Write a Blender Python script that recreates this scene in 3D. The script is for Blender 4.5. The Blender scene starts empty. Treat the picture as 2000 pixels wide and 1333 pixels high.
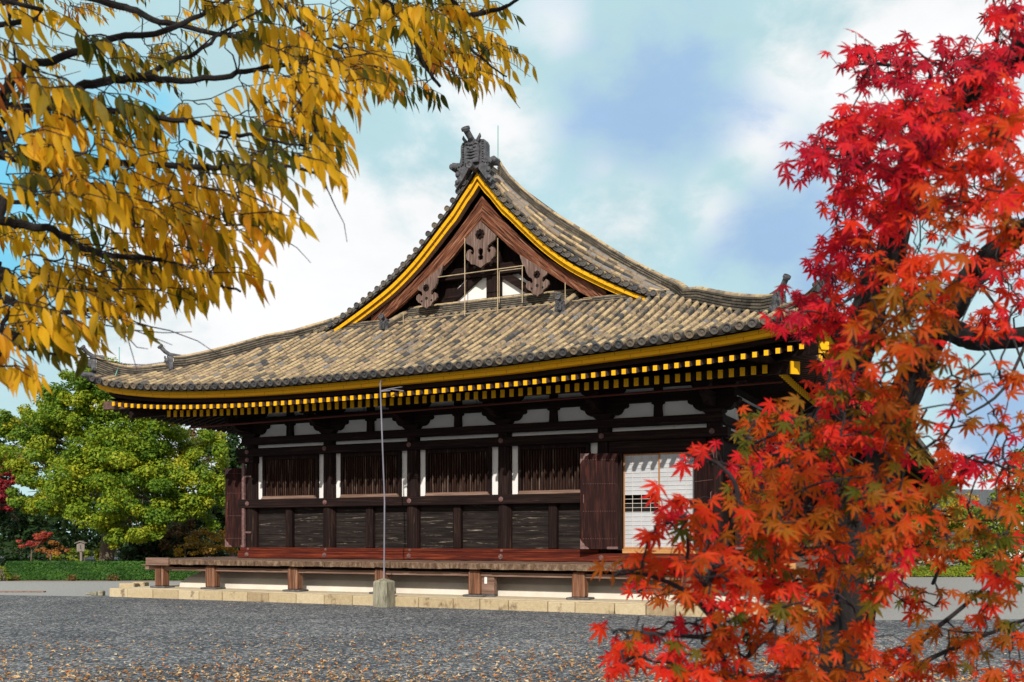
import bpy, bmesh, math, random
from math import sin, cos, pi, radians, sqrt, atan2, hypot
from mathutils import Vector, Matrix, noise as mnoise
random.seed(7)
SC = bpy.context.scene
COL = SC.collection

# ------------------------------------------------------------------ camera
TH = 0.4455                                   # heading of the camera, rad
CX, CY, CZ = 23.679, -28.258, 2.0             # eye point (hall frame: X along the gable front, Y into the hall)
FPX, HOR = 2000.0, 1048.65                    # 36 mm lens; horizon row in the 2000 px photograph
cam = bpy.data.cameras.new("camera"); camo = bpy.data.objects.new("camera", cam); COL.objects.link(camo)
camo.location = (CX, CY, CZ); camo.rotation_euler = (pi/2, 0, TH)
cam.sensor_width = 36; cam.lens = 36.0; cam.shift_y = (HOR-666.5)/2000.0
cam.clip_start = 0.1; cam.clip_end = 2000
cam.dof.use_dof = True; cam.dof.focus_distance = 22.0; cam.dof.aperture_fstop = 9.0
SC.camera = camo
CT, ST = cos(TH), sin(TH); VIEW0 = Vector((-ST, CT, 0))
def at(px, py, z):
    """a real point z metres ahead of the eye, seen along pixel (px, py) of the photograph"""
    x = (px-1000)/FPX*z
    return Vector((CX + x*CT - z*ST, CY + x*ST + z*CT, CZ + (HOR-py)/FPX*z))
def atg(px, z, h=0.0):
    v = at(px, HOR, z); v.z = h; return v
def skydir(px, py):
    return (at(px, py, 1.0)-Vector((CX, CY, CZ))).normalized()

# ------------------------------------------------------------------ light
SUN_EL = radians(30.8)
sdir = Vector((-0.387*cos(SUN_EL), 0.922*cos(SUN_EL), -sin(SUN_EL))).normalized()   # way the light travels
sun = bpy.data.lights.new("sun", 'SUN'); suno = bpy.data.objects.new("sun", sun); COL.objects.link(suno)
sun.energy = 4.1; sun.angle = radians(0.5); sun.color = (1.0, 0.93, 0.82)
suno.rotation_euler = sdir.to_track_quat('-Z', 'Y').to_euler(); suno.location = (30, -60, 40)

world = bpy.data.worlds.new("World"); SC.world = world; world.use_nodes = True
def build_world():
    nt = world.node_tree; N = nt.nodes; L = nt.links
    for n in list(N): N.remove(n)
    out = N.new('ShaderNodeOutputWorld'); bg = N.new('ShaderNodeBackground')
    bg.inputs['Strength'].default_value = 0.1
    sky = N.new('ShaderNodeTexSky'); sky.sky_type = 'NISHITA'; sky.sun_disc = False
    sky.sun_elevation = SUN_EL
    sky.sun_rotation = atan2(-sdir.x, -sdir.y)     # clockwise from +Y
    tc = N.new('ShaderNodeTexCoord')
    def math_(op, a, b=None, c=None):
        n = N.new('ShaderNodeMath'); n.operation = op
        for i, v in enumerate((a, b, c)):
            if v is None: continue
            if isinstance(v, (int, float)): n.inputs[i].default_value = v
            else: L.new(v, n.inputs[i])
        return n.outputs[0]
    def noise_(scale, detail, rough, stretch=(1, 1, 1), dist=0.0):
        mp = N.new('ShaderNodeMapping'); mp.inputs['Scale'].default_value = stretch
        L.new(tc.outputs['Generated'], mp.inputs['Vector'])
        n = N.new('ShaderNodeTexNoise'); n.inputs['Scale'].default_value = scale
        n.inputs['Detail'].default_value = detail; n.inputs['Roughness'].default_value = rough
        n.inputs['Distortion'].default_value = dist
        L.new(mp.outputs[0], n.inputs['Vector']); return n.outputs['Fac']
    n1 = noise_(3.2, 7, 0.52, (1, 1, 1.5), 0.3); n2 = noise_(9.0, 6, 0.6, (1, 1, 1.6), 0.2)
    wob = math_('ADD', math_('MULTIPLY', math_('SUBTRACT', n1, 0.5), 2.6), math_('MULTIPLY', math_('SUBTRACT', n2, 0.5), 1.9))
    def blob(px, py, r, soft):
        """a cloud standing in the sky towards one direction; r, soft in degrees"""
        d = skydir(px, py)
        dp = N.new('ShaderNodeVectorMath'); dp.operation = 'DOT_PRODUCT'
        L.new(tc.outputs['Generated'], dp.inputs[0]); dp.inputs[1].default_value = d
        ang = math_('MULTIPLY', math_('ARCCOSINE', math_('MINIMUM', dp.outputs['Value'], 0.99999)), 57.2958)
        v = math_('DIVIDE', math_('SUBTRACT', r, ang), soft)
        return math_('ADD', v, math_('MULTIPLY', wob, 1.6))
    def union(bl):
        o = None
        for b in bl:
            v = blob(*b)
            o = v if o is None else math_('MAXIMUM', o, v)
        m = N.new('ShaderNodeMapRange'); m.interpolation_type = 'SMOOTHSTEP'
        m.inputs['From Min'].default_value = -0.55; m.inputs['From Max'].default_value = 0.75
        L.new(o, m.inputs['Value']); return m.outputs[0]
    def mix(fac, a, b):
        n = N.new('ShaderNodeMixRGB'); 
        for i, v in ((0, fac), (1, a), (2, b)):
            if isinstance(v, float): n.inputs[i].default_value = v
            elif isinstance(v, tuple): n.inputs[i].default_value = (*v, 1)
            else: L.new(v, n.inputs[i])
        return n.outputs[0]
    c = mix(0.86, sky.outputs[0], (5.7, 8.2, 8.6))             # thin bright veil over the blue
    c = mix(union([(60, 420, 7, 6), (250, 300, 4, 4)]), c, (2.2, 6.6, 9.0))
    c = mix(union([(520, 560, 7, 5), (330, 720, 6, 5), (700, 500, 4.5, 3.5), (830, 400, 3.0, 3), (985, 265, 2.6, 3), (1230, 440, 3.2, 3),
                   (1800, 60, 6, 5), (1560, 120, 2.5, 3), (1490, 290, 2.2, 2.6), (1390, 410, 2.2, 2.6), (1100, 60, 1.2, 2.6), (1180, 330, 1.0, 2.5), (1960, 900, 3.5, 3), (-500, 800, 6, 5), (2500, 500, 10, 8)]), c, (9.6, 9.7, 9.8))
    c = mix(union([(1265, 215, 4.4, 5.2), (1150, 190, 1.5, 4.5), (1360, 120, 2.0, 4.5), (1490, 480, 3.8, 4.6), (1600, 560, 3, 3), (1950, 820, 3.0, 2.6), (2300, 650, 6, 5)]), c, (3.7, 5.5, 7.9))
    md = math_('MULTIPLY_ADD', math_('ADD', n1, n2), 0.22, 0.78); mdn = N.new('ShaderNodeVectorMath'); mdn.operation = 'SCALE'; L.new(c, mdn.inputs[0]); L.new(md, mdn.inputs['Scale']); c = mdn.outputs[0]
    # unseen bright cloud added behind the camera to whiten the fill on shaded surfaces
    d = (-(VIEW0)+Vector((0, 0, 0.55))).normalized(); dp = N.new('ShaderNodeVectorMath'); dp.operation = 'DOT_PRODUCT'
    L.new(tc.outputs['Generated'], dp.inputs[0]); dp.inputs[1].default_value = d
    mr = N.new('ShaderNodeMapRange'); mr.interpolation_type = 'SMOOTHSTEP'; mr.inputs['From Min'].default_value = 0.05; mr.inputs['From Max'].default_value = 0.45
    L.new(math_('ADD', dp.outputs['Value'], math_('MULTIPLY', wob, 0.25)), mr.inputs['Value']); c = mix(mr.outputs[0], c, (8.2, 7.6, 6.9))
    L.new(c, bg.inputs['Color']); L.new(bg.outputs[0], out.inputs['Surface'])
build_world()
SC.view_settings.view_transform = 'Standard'; SC.view_settings.look = 'None'
SC.view_settings.exposure = 0.0; SC.view_settings.gamma = 1.0
try:
    SC.cycles.max_bounces = 6; SC.cycles.transparent_max_bounces = 4
except Exception: pass

# ------------------------------------------------------------------ materials
def lin(r, g, b):
    f = lambda c: (c/255/12.92 if c/255 <= 0.04045 else ((c/255+0.055)/1.055)**2.4)
    return (f(r), f(g), f(b))
def M(name, stops, scale=4.0, stretch=(1, 1, 1), detail=6, nrough=0.6, rough=0.75, bump=0.15, bdist=0.01,
      attr=None, attr_amt=0.6, spec=0.3, second=None, metallic=0.0, trans=0.0, rot=None, distort=0.0, bstretch=None, bscale=None):
    """Principled material: colour ramp driven by stretched noise (optionally offset by a per-face tone attribute)."""
    m = bpy.data.materials.new(name); m.use_nodes = True
    nt = m.node_tree; N = nt.nodes; L = nt.links
    p = N['Principled BSDF']; p.inputs['Roughness'].default_value = rough; p.inputs['Metallic'].default_value = metallic
    p.inputs['Specular IOR Level'].default_value = spec
    tc = N.new('ShaderNodeTexCoord'); oi = N.new('ShaderNodeObjectInfo')
    off = N.new('ShaderNodeVectorMath'); off.operation = 'MULTIPLY_ADD'
    cmb = N.new('ShaderNodeCombineXYZ')
    for i in range(3): L.new(oi.outputs['Random'], cmb.inputs[i])
    L.new(cmb.outputs[0], off.inputs[0]); off.inputs[1].default_value = (37.0, 53.0, 71.0); L.new(tc.outputs['Object'], off.inputs[2])
    mp = N.new('ShaderNodeMapping'); mp.inputs['Scale'].default_value = stretch
    if rot:
        mq = N.new('ShaderNodeMapping'); mq.inputs['Rotation'].default_value = rot; L.new(off.outputs[0], mq.inputs['Vector']); off = mq
    L.new(off.outputs[0], mp.inputs['Vector'])
    nz = N.new('ShaderNodeTexNoise'); nz.inputs['Scale'].default_value = scale; nz.inputs['Detail'].default_value = detail
    nz.inputs['Roughness'].default_value = nrough; nz.inputs['Distortion'].default_value = distort
    L.new(mp.outputs[0], nz.inputs['Vector'])
    fac = nz.outputs['Fac']
    if attr:
        a = N.new('ShaderNodeAttribute'); a.attribute_name = attr
        mx = N.new('ShaderNodeMath'); mx.operation = 'MULTIPLY_ADD'
        L.new(a.outputs['Fac'], mx.inputs[0]); mx.inputs[1].default_value = attr_amt
        s2 = N.new('ShaderNodeMath'); s2.operation = 'MULTIPLY_ADD'; L.new(nz.outputs['Fac'], s2.inputs[0])
        s2.inputs[1].default_value = 1-attr_amt; s2.inputs[2].default_value = 0.0
        L.new(s2.outputs[0], mx.inputs[2]); fac = mx.outputs[0]
    cr = N.new('ShaderNodeValToRGB'); e = cr.color_ramp.elements
    while len(e) < len(stops): e.new(0.5)
    for k, (pos, c) in enumerate(stops):
        e[k].position = pos; e[k].color = (*c, 1)
    L.new(fac, cr.inputs[0]); col = cr.outputs[0]
    if second:                                    # (stops, scale, stretch): patches of another colour, mixed by alpha ramp lo..hi
        c2, sc2, st2, lo, hi = second
        mp2 = N.new('ShaderNodeMapping'); mp2.inputs['Scale'].default_value = st2; L.new(off.outputs[0], mp2.inputs['Vector'])
        n2 = N.new('ShaderNodeTexNoise'); n2.inputs['Scale'].default_value = sc2; n2.inputs['Detail'].default_value = 7
        n2.inputs['Roughness'].default_value = 0.65
        L.new(mp2.outputs[0], n2.inputs['Vector'])
        mr = N.new('ShaderNodeMapRange'); mr.inputs['From Min'].default_value = lo; mr.inputs['From Max'].default_value = hi
        L.new(n2.outputs['Fac'], mr.inputs['Value'])
        mxr = N.new('ShaderNodeMixRGB'); L.new(mr.outputs[0], mxr.inputs[0]); L.new(col, mxr.inputs[1]); mxr.inputs[2].default_value = (*c2, 1)
        col = mxr.outputs[0]
    L.new(col, p.inputs['Base Color'])
    if bump:
        src = nz.outputs['Fac']
        if bscale:
            mp3 = N.new('ShaderNodeMapping'); mp3.inputs['Scale'].default_value = bstretch or (1, 1, 1); L.new(off.outputs[0], mp3.inputs['Vector'])
            n3 = N.new('ShaderNodeTexNoise'); n3.inputs['Scale'].default_value = bscale; n3.inputs['Detail'].default_value = 5
            L.new(mp3.outputs[0], n3.inputs['Vector']); src = n3.outputs['Fac']
        b = N.new('ShaderNodeBump'); b.inputs['Strength'].default_value = bump; b.inputs['Distance'].default_value = bdist
        L.new(src, b.inputs['Height']); L.new(b.outputs[0], p.inputs['Normal'])
    if trans:
        tr = N.new('ShaderNodeBsdfTranslucent'); L.new(col, tr.inputs['Color'])
        ms = N.new('ShaderNodeMixShader'); ms.inputs[0].default_value = trans
        L.new(p.outputs[0], ms.inputs[1]); L.new(tr.outputs[0], ms.inputs[2])
        L.new(ms.outputs[0], N['Material Output'].inputs['Surface'])
    return m
HX, VZ, DY = (0.35, 9, 9), (9, 9, 0.35), (9, 0.35, 9)       # grain along X, Z, Y
def wood(name, a, b, c, st, streak=None, lo=0.62, hi=0.8, **k):
    sec = (streak, 2.6, tuple(q*0.8 for q in st), lo, hi) if streak else None
    return M(name, [(0.25, a), (0.5, b), (0.78, c)], 2.2, st, 8, 0.65, k.pop('rough', 0.75), 0.5, 0.012, second=sec, spec=k.pop('spec', 0.12), **k)
DK = (0.005, 0.003, 0.003), (0.014, 0.0075, 0.007), (0.048, 0.026, 0.021)
MT = {}
MT['dark_x'] = wood('dark_timber_x', *DK, HX, (0.20, 0.15, 0.12), 0.66, 0.86)
MT['dark_z'] = wood('dark_timber_z', *DK, VZ, (0.20, 0.12, 0.09), 0.60, 0.82)
MT['dark_y'] = wood('dark_timber_y', *DK, DY)
MT['board'] = wood('weathered_board', (0.006, 0.005, 0.005), (0.018, 0.014, 0.0135), (0.060, 0.046, 0.040), (0.5, 9, 9), (0.44, 0.38, 0.31), 0.61, 0.75)
MT['redsill'] = wood('red_brown_sill', (0.030, 0.006, 0.005), (0.10, 0.018, 0.010), (0.33, 0.070, 0.022), HX, (0.022, 0.006, 0.009), 0.50, 0.70)
MT['door'] = wood('red_brown_door', (0.007, 0.004, 0.004), (0.022, 0.008, 0.008), (0.075, 0.027, 0.021), (6, 6, 0.5), (0.16, 0.04, 0.026), 0.56, 0.82)
MT['lattice'] = wood('lattice_wood', (0.014, 0.007, 0.006), (0.042, 0.020, 0.015), (0.12, 0.068, 0.048), VZ, (0.46, 0.36, 0.29), 0.55, 0.78)
HF = ((0.030, 0.011, 0.007), (0.16, 0.056, 0.030), (0.50, 0.27, 0.17), (0.5, 9, 9), (0.012, 0.006, 0.005), 0.50, 0.62)
MT['hafu1'] = wood('weathered_bargeboard_falling', *HF, rot=(0, radians(-43), 0)); MT['hafu-1'] = wood('weathered_bargeboard_rising', *HF, rot=(0, radians(43), 0))
MT['gegyo'] = wood('weathered_pendant', (0.05, 0.03, 0.024), (0.15, 0.10, 0.085), (0.36, 0.28, 0.25), (9, 9, 0.6), (0.03, 0.015, 0.010), 0.6, 0.8)
MT['post'] = wood('veranda_post', (0.035, 0.015, 0.010), (0.20, 0.090, 0.052), (0.46, 0.29, 0.20), VZ, (0.06, 0.032, 0.024), 0.48, 0.66)
MT['deck'] = wood('veranda_deck', (0.08, 0.05, 0.04), (0.20, 0.13, 0.10), (0.36, 0.26, 0.20), DY, (0.05, 0.03, 0.025), 0.55, 0.75)
MT['deckend'] = M('deck_board_ends', [(0.3, (0.03, 0.018, 0.012)), (0.5, (0.13, 0.08, 0.05)), (0.75, (0.36, 0.27, 0.19))], 7, (1, 1, 0.5), 8, 0.75, 0.85, 0.5, 0.02)
MT['plank'] = wood('grey_plank', (0.07, 0.04, 0.03), (0.21, 0.13, 0.10), (0.40, 0.28, 0.22), HX, (0.05, 0.025, 0.018), 0.56, 0.76)
MT['greyplank'] = wood('grey_bare_wood', (0.10, 0.085, 0.075), (0.22, 0.19, 0.17), (0.36, 0.32, 0.29), VZ)
MT['newplank'] = wood('new_plank', (0.33, 0.15, 0.055), (0.50, 0.26, 0.10), (0.62, 0.36, 0.17), HX)
MT['yellow'] = M('ochre_yellow_paint', [(0.20, (0.03, 0.015, 0.004)), (0.27, (0.72, 0.33, 0.004)), (0.52, (0.84, 0.43, 0.005)), (0.75, (0.88, 0.50, 0.012))], 3, (1, 1, 1), 6, 0.7, 0.6, 0.12, 0.005, attr='tone', attr_amt=0.65, spec=0.2,
                second=((0.35, 0.14, 0.01), 5, (1, 1, 1), 0.66, 0.85))
MT['pinkwood'] = wood('bare_soffit_wood', (0.24, 0.14, 0.10), (0.36, 0.23, 0.18), (0.46, 0.33, 0.26), HX)
MT['white'] = M('white_plaster', [(0.3, (0.76, 0.76, 0.77)), (0.7, (0.84, 0.84, 0.84))], 2, (1, 1, 1), 6, 0.6, 0.9, 0.08, 0.004, second=((0.55, 0.52, 0.47), 1.6, (1, 1, 0.5), 0.62, 0.85))
MT['mound'] = M('plaster_mound', [(0.3, (0.60, 0.56, 0.49)), (0.7, (0.74, 0.71, 0.66))], 1.2, (1, 1, 1), 6, 0.6, 0.9, 0.1, 0.01)
MT['paper'] = M('shoji_paper', [(0.3, (0.44, 0.475, 0.53)), (0.7, (0.52, 0.55, 0.60))], 2, (1, 1, 1), 3, 0.5, 0.9, 0.0)
MT['shojiwood'] = wood('shoji_wood', (0.30, 0.13, 0.05), (0.45, 0.22, 0.09), (0.55, 0.3, 0.14), VZ)
MT['shojibar'] = wood('shoji_bar_wood', (0.55, 0.50, 0.45), (0.66, 0.62, 0.57), (0.75, 0.72, 0.68), VZ)
MT['metal'] = M('aged_bronze_plate', [(0.3, (0.10, 0.05, 0.048)), (0.6, (0.20, 0.115, 0.11)), (0.8, (0.33, 0.22, 0.21))], 12, (1, 1, 1), 5, 0.6, 0.55, 0.25, 0.004)
MT['rust'] = wood('red_brown_pipe', (0.06, 0.018, 0.014), (0.11, 0.035, 0.028), (0.18, 0.07, 0.055), HX)
MT['pipe'] = M('grey_pipe', [(0.3, (0.16, 0.16, 0.20)), (0.7, (0.25, 0.25, 0.31))], 6, (1, 1, 0.2), 4, 0.5, 0.45, 0.0)
MT['netpipe'] = M('thin_buff_pipe', [(0.3, (0.36, 0.28, 0.17)), (0.7, (0.52, 0.42, 0.28))], 6, (1, 1, 1), 4, 0.5, 0.6, 0.0)
MT['verdigris'] = M('verdigris_copper', [(0.3, (0.10, 0.36, 0.34)), (0.7, (0.2, 0.52, 0.48))], 6, (1, 1, 1), 4, 0.5, 0.6, 0.0)
MT['rafter'] = wood('brown_rafter', (0.05, 0.028, 0.022), (0.12, 0.072, 0.06), (0.22, 0.15, 0.13), DY)
MT['dark'] = M('deep_dark', [(0.3, (0.006, 0.005, 0.005)), (0.7, (0.012, 0.01, 0.01))], 4, bump=0)
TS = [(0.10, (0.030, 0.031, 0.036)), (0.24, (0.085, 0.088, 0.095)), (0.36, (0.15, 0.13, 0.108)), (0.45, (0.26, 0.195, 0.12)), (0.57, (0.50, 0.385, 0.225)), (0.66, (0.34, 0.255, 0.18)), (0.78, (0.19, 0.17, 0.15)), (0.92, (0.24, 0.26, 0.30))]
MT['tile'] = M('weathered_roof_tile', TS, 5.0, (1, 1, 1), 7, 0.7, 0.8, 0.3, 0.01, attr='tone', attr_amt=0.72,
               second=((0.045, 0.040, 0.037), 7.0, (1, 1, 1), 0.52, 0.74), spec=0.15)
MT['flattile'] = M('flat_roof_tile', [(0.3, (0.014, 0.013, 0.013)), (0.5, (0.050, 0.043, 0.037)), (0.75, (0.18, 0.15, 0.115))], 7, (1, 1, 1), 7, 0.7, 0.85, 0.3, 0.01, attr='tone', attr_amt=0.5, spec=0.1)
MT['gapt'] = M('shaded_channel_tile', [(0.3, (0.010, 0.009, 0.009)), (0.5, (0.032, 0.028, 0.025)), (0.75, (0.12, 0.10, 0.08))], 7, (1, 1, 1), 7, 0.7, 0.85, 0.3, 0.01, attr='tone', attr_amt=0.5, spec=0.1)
MT['ridgetile'] = M('stacked_ridge_tile', [(0.3, (0.035, 0.033, 0.032)), (0.5, (0.13, 0.115, 0.095)), (0.75, (0.32, 0.27, 0.20))], 7, (1, 1, 1), 7, 0.7, 0.85, 0.3, 0.01, attr='tone', attr_amt=0.5, spec=0.1)
MT['greytile'] = M('grey_ornament_tile', [(0.3, (0.030, 0.031, 0.036)), (0.5, (0.075, 0.078, 0.09)), (0.75, (0.19, 0.195, 0.21))], 8, (1, 1, 1), 7, 0.7, 0.6, 0.35, 0.012)
MT['stone'] = M('granite_kerb', [(0.25, (0.27, 0.20, 0.12)), (0.5, (0.46, 0.37, 0.23)), (0.75, (0.60, 0.51, 0.36))], 9, (1, 1, 1), 9, 0.8, 0.9, 0.5, 0.02, attr='tone', attr_amt=0.35,
                second=((0.10, 0.055, 0.035), 2.6, (1, 1, 0.7), 0.56, 0.70))
MT['poststone'] = M('mossy_post_stone', [(0.25, (0.10, 0.095, 0.075)), (0.5, (0.26, 0.25, 0.19)), (0.75, (0.42, 0.41, 0.32))], 5, (3, 3, 0.6), 9, 0.75, 0.9, 0.6, 0.03,
                second=((0.05, 0.045, 0.038), 3.5, (2, 2, 0.5), 0.54, 0.72))
MT['darkstone'] = M('dark_foot_stone', [(0.3, (0.05, 0.05, 0.055)), (0.7, (0.14, 0.14, 0.15))], 9, bump=0.4)
MT['bark'] = M('grey_brown_bark', [(0.3, (0.035, 0.027, 0.02)), (0.5, (0.12, 0.095, 0.07)), (0.72, (0.27, 0.23, 0.18))], 5, (3, 3, 0.5), 9, 0.75, 0.9, 0.8, 0.04)
MT['darkbark'] = M('dark_bark', [(0.3, (0.008, 0.007, 0.008)), (0.55, (0.020, 0.017, 0.017)), (0.78, (0.045, 0.038, 0.034))], 9, (2, 2, 0.6), 9, 0.75, 0.9, 0.8, 0.03)
MT['twig'] = M('dark_twig_bark', [(0.3, (0.012, 0.010, 0.013)), (0.7, (0.035, 0.029, 0.032))], 20, (1, 1, 1), 6, 0.6, 0.85, 0.4, 0.004)
def leafmat(name, stops, trans, scale=30, amt=0.8, rough=0.55, spec=0.25):
    return M(name, stops, scale, (1, 1, 1), 4, 0.6, rough, 0.0, attr='tone', attr_amt=amt, trans=trans, spec=spec)
MT['camphor'] = leafmat('camphor_leaf', [(0.1, (0.020, 0.060, 0.010)), (0.35, (0.085, 0.18, 0.018)), (0.55, (0.20, 0.31, 0.022)), (0.75, (0.40, 0.43, 0.028)), (0.95, (0.62, 0.52, 0.04))], 0.35, 3)
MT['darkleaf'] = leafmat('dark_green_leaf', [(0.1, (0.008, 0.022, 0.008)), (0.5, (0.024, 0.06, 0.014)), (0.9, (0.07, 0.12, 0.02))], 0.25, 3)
MT['hedge'] = leafmat('hedge_leaf', [(0.1, (0.012, 0.045, 0.010)), (0.5, (0.035, 0.11, 0.016)), (0.9, (0.10, 0.22, 0.03))], 0.25, 3)
MT['redleaf'] = leafmat('far_red_leaf', [(0.1, (0.16, 0.012, 0.02)), (0.5, (0.36, 0.03, 0.045)), (0.9, (0.42, 0.10, 0.04))], 0.3, 3)
MT['orangeleaf'] = leafmat('far_orange_leaf', [(0.1, (0.16, 0.05, 0.02)), (0.5, (0.36, 0.14, 0.035)), (0.9, (0.50, 0.26, 0.05))], 0.3, 3)
MT['goldleaf'] = leafmat('far_gold_leaf', [(0.1, (0.10, 0.06, 0.012)), (0.5, (0.34, 0.20, 0.02)), (0.9, (0.60, 0.36, 0.03))], 0.3, 3)
MT['brownleaf'] = leafmat('far_brown_leaf', [(0.1, (0.04, 0.028, 0.014)), (0.5, (0.13, 0.08, 0.03)), (0.9, (0.26, 0.17, 0.05))], 0.3, 3)
MT['limeleaf'] = leafmat('far_lime_leaf', [(0.1, (0.06, 0.10, 0.012)), (0.5, (0.20, 0.27, 0.02)), (0.9, (0.45, 0.42, 0.03))], 0.3, 3)
MT['elm'] = leafmat('golden_elm_leaf', [(0.03, (0.030, 0.045, 0.006)), (0.16, (0.085, 0.095, 0.008)), (0.30, (0.32, 0.22, 0.012)), (0.45, (0.66, 0.38, 0.012)), (0.62, (0.86, 0.50, 0.016)), (0.76, (0.82, 0.34, 0.013)), (0.88, (0.40, 0.11, 0.014)), (0.97, (0.16, 0.035, 0.010))], 0.55, 25, 0.86)
MT['maple'] = leafmat('red_maple_leaf', [(0.02, (0.075, 0.105, 0.008)), (0.14, (0.16, 0.125, 0.008)), (0.28, (0.38, 0.13, 0.007)), (0.45, (0.58, 0.085, 0.006)), (0.58, (0.80, 0.045, 0.010)), (0.78, (0.78, 0.014, 0.032)), (0.95, (0.46, 0.007, 0.034))], 0.52, 25, 0.9)
MT['litter'] = leafmat('fallen_leaf', [(0.1, (0.10, 0.04, 0.02)), (0.4, (0.40, 0.13, 0.03)), (0.62, (0.56, 0.30, 0.08)), (0.85, (0.66, 0.52, 0.34))], 0.15, 25)

# ------------------------------------------------------------------ mesh helpers
class MB:
    def __init__(s): s.v = []; s.f = []; s.t = []
    def add(s, vs, fs, tone=0.5):
        o = len(s.v); s.v += [tuple(p) for p in vs]
        for q in fs:
            s.f.append(tuple(i+o for i in q)); s.t.append(tone)
        return s
    def box(s, x0, x1, y0, y1, z0, z1, tone=0.5):
        return s.add([(x, y, z) for z in (z0, z1) for y in (y0, y1) for x in (x0, x1)],
                     [(0, 2, 3, 1), (4, 5, 7, 6), (0, 1, 5, 4), (2, 6, 7, 3), (0, 4, 6, 2), (1, 3, 7, 5)], tone)
    def prism(s, pts, fn, tone=0.5):
        """pts: outline (u, w); fn(u, w, side) -> point, side 0 / 1"""
        n = len(pts); vs = [fn(u, w, 0) for u, w in pts]+[fn(u, w, 1) for u, w in pts]
        fs = [tuple(range(n)), tuple(range(2*n-1, n-1, -1))]+[(i, i+n, (i+1) % n+n, (i+1) % n) for i in range(n)]
        return s.add(vs, fs, tone)
    def xz(s, pts, y0, y1, tone=0.5):
        return s.prism(pts, lambda u, w, k: (u, y1 if k else y0, w), tone)
    def sweep(s, path, prof, side, closed=True, caps=True, tones=None):
        """path points, prof list of (across, up); side(i) -> across unit vector; up is world Z"""
        n = len(prof); vs = []
        for i, P in enumerate(path):
            a = side(i) if callable(side) else side
            for (u, w) in prof: vs.append(P+a*u+Vector((0, 0, w)))
        o = len(s.v); s.v += [tuple(p) for p in vs]
        m = n if closed else n-1
        for i in range(len(path)-1):
            for j in range(m):
                s.f.append((o+i*n+j, o+i*n+(j+1) % n, o+(i+1)*n+(j+1) % n, o+(i+1)*n+j)); s.t.append(tones(i, j) if tones else 0.5)
        if caps and closed:
            s.f.append(tuple(o+j for j in range(n-1, -1, -1))); s.t.append(0.3)
            q = o+(len(path)-1)*n
            s.f.append(tuple(q+j for j in range(n))); s.t.append(0.3)
        return s
    def tube(s, pts, radii, n=6, tone=0.5, caps=True, rough=0.0):
        pts = [Vector(p) for p in pts]; vs = []
        if isinstance(radii, (int, float)): radii = [radii]*len(pts)
        ref = None
        for i, P in enumerate(pts):
            d = (pts[min(i+1, len(pts)-1)]-pts[max(i-1, 0)])
            d = d.normalized() if d.length > 1e-9 else Vector((0, 0, 1))
            if ref is None: ref = Vector((0, 0, 1)) if abs(d.z) < 0.9 else Vector((1, 0, 0))
            a = d.cross(ref)
            if a.length < 1e-6: a = d.orthogonal()
            a.normalize(); b = a.cross(d).normalized(); ref = b
            for k in range(n):
                an = 2*pi*k/n; r = radii[i]*(1+(random.uniform(-rough, rough) if rough else 0))
                vs.append(P+a*cos(an)*r+b*sin(an)*r)
        fs = [(i*n+k, i*n+(k+1) % n, (i+1)*n+(k+1) % n, (i+1)*n+k) for i in range(len(pts)-1) for k in range(n)]
        if caps: fs += [tuple(range(n-1, -1, -1)), tuple(range((len(pts)-1)*n, len(pts)*n))]
        return s.add(vs, fs, tone)
    def disc(s, c, ax, r, th, n=14, tone=0.5, rim=0.0):
        """short cylinder centred c, axis ax (front is -ax*th/2 ... +); rim > 0 recesses the face inside a ring"""
        c = Vector(c); ax = Vector(ax).normalized(); a = ax.orthogonal().normalized(); b = ax.cross(a)
        ring = lambda rr, off: [c+ax*off+(a*cos(2*pi*k/n)+b*sin(2*pi*k/n))*rr for k in range(n)]
        R = [ring(r, th/2), ring(r, -th/2)]
        if rim: R += [ring(r*0.78, -th/2), ring(r*0.70, -th/2+rim), ring(r*0.3, -th/2+rim), ring(r*0.22, -th/2+rim*0.4)]
        vs = [p for q in R for p in q]
        fs = [tuple(range(n))]
        for q in range(len(R)-1):
            fs += [(q*n+k, (q+1)*n+k, (q+1)*n+(k+1) % n, q*n+(k+1) % n) for k in range(n)]
        fs.append(tuple(range((len(R)-1)*n+n-1, (len(R)-1)*n-1, -1)))
        return s.add(vs, fs, tone)
    def ball(s, c, rx, ry, rz, nu=8, nv=5, tone=0.5):
        vs = [(c[0], c[1], c[2]-rz)]
        for j in range(1, nv):
            ph = -pi/2+pi*j/nv
            for i in range(nu): vs.append((c[0]+rx*cos(ph)*cos(2*pi*i/nu), c[1]+ry*cos(ph)*sin(2*pi*i/nu), c[2]+rz*sin(ph)))
        vs.append((c[0], c[1], c[2]+rz)); last = len(vs)-1
        fs = [(0, 1+(i+1) % nu, 1+i) for i in range(nu)]
        for j in range(nv-2):
            fs += [(1+j*nu+i, 1+j*nu+(i+1) % nu, 1+(j+1)*nu+(i+1) % nu, 1+(j+1)*nu+i) for i in range(nu)]
        fs += [(last, 1+(nv-2)*nu+i, 1+(nv-2)*nu+(i+1) % nu) for i in range(nu)]
        return s.add(vs, fs, tone)
WL = {}                                        # world location of every parent
def empty(name, loc, label=None, cat=None, group=None, kind=None):
    o = bpy.data.objects.new(name, None); o.location = loc; COL.objects.link(o); o.empty_display_size = 0.3
    WL[o.name] = Vector(loc); tag(o, label, cat, group, kind); return o
def tag(o, label=None, cat=None, group=None, kind=None):
    if label: o['label'] = label
    if cat: o['category'] = cat
    if group: o['group'] = group
    if kind: o['kind'] = kind
    return o
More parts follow.
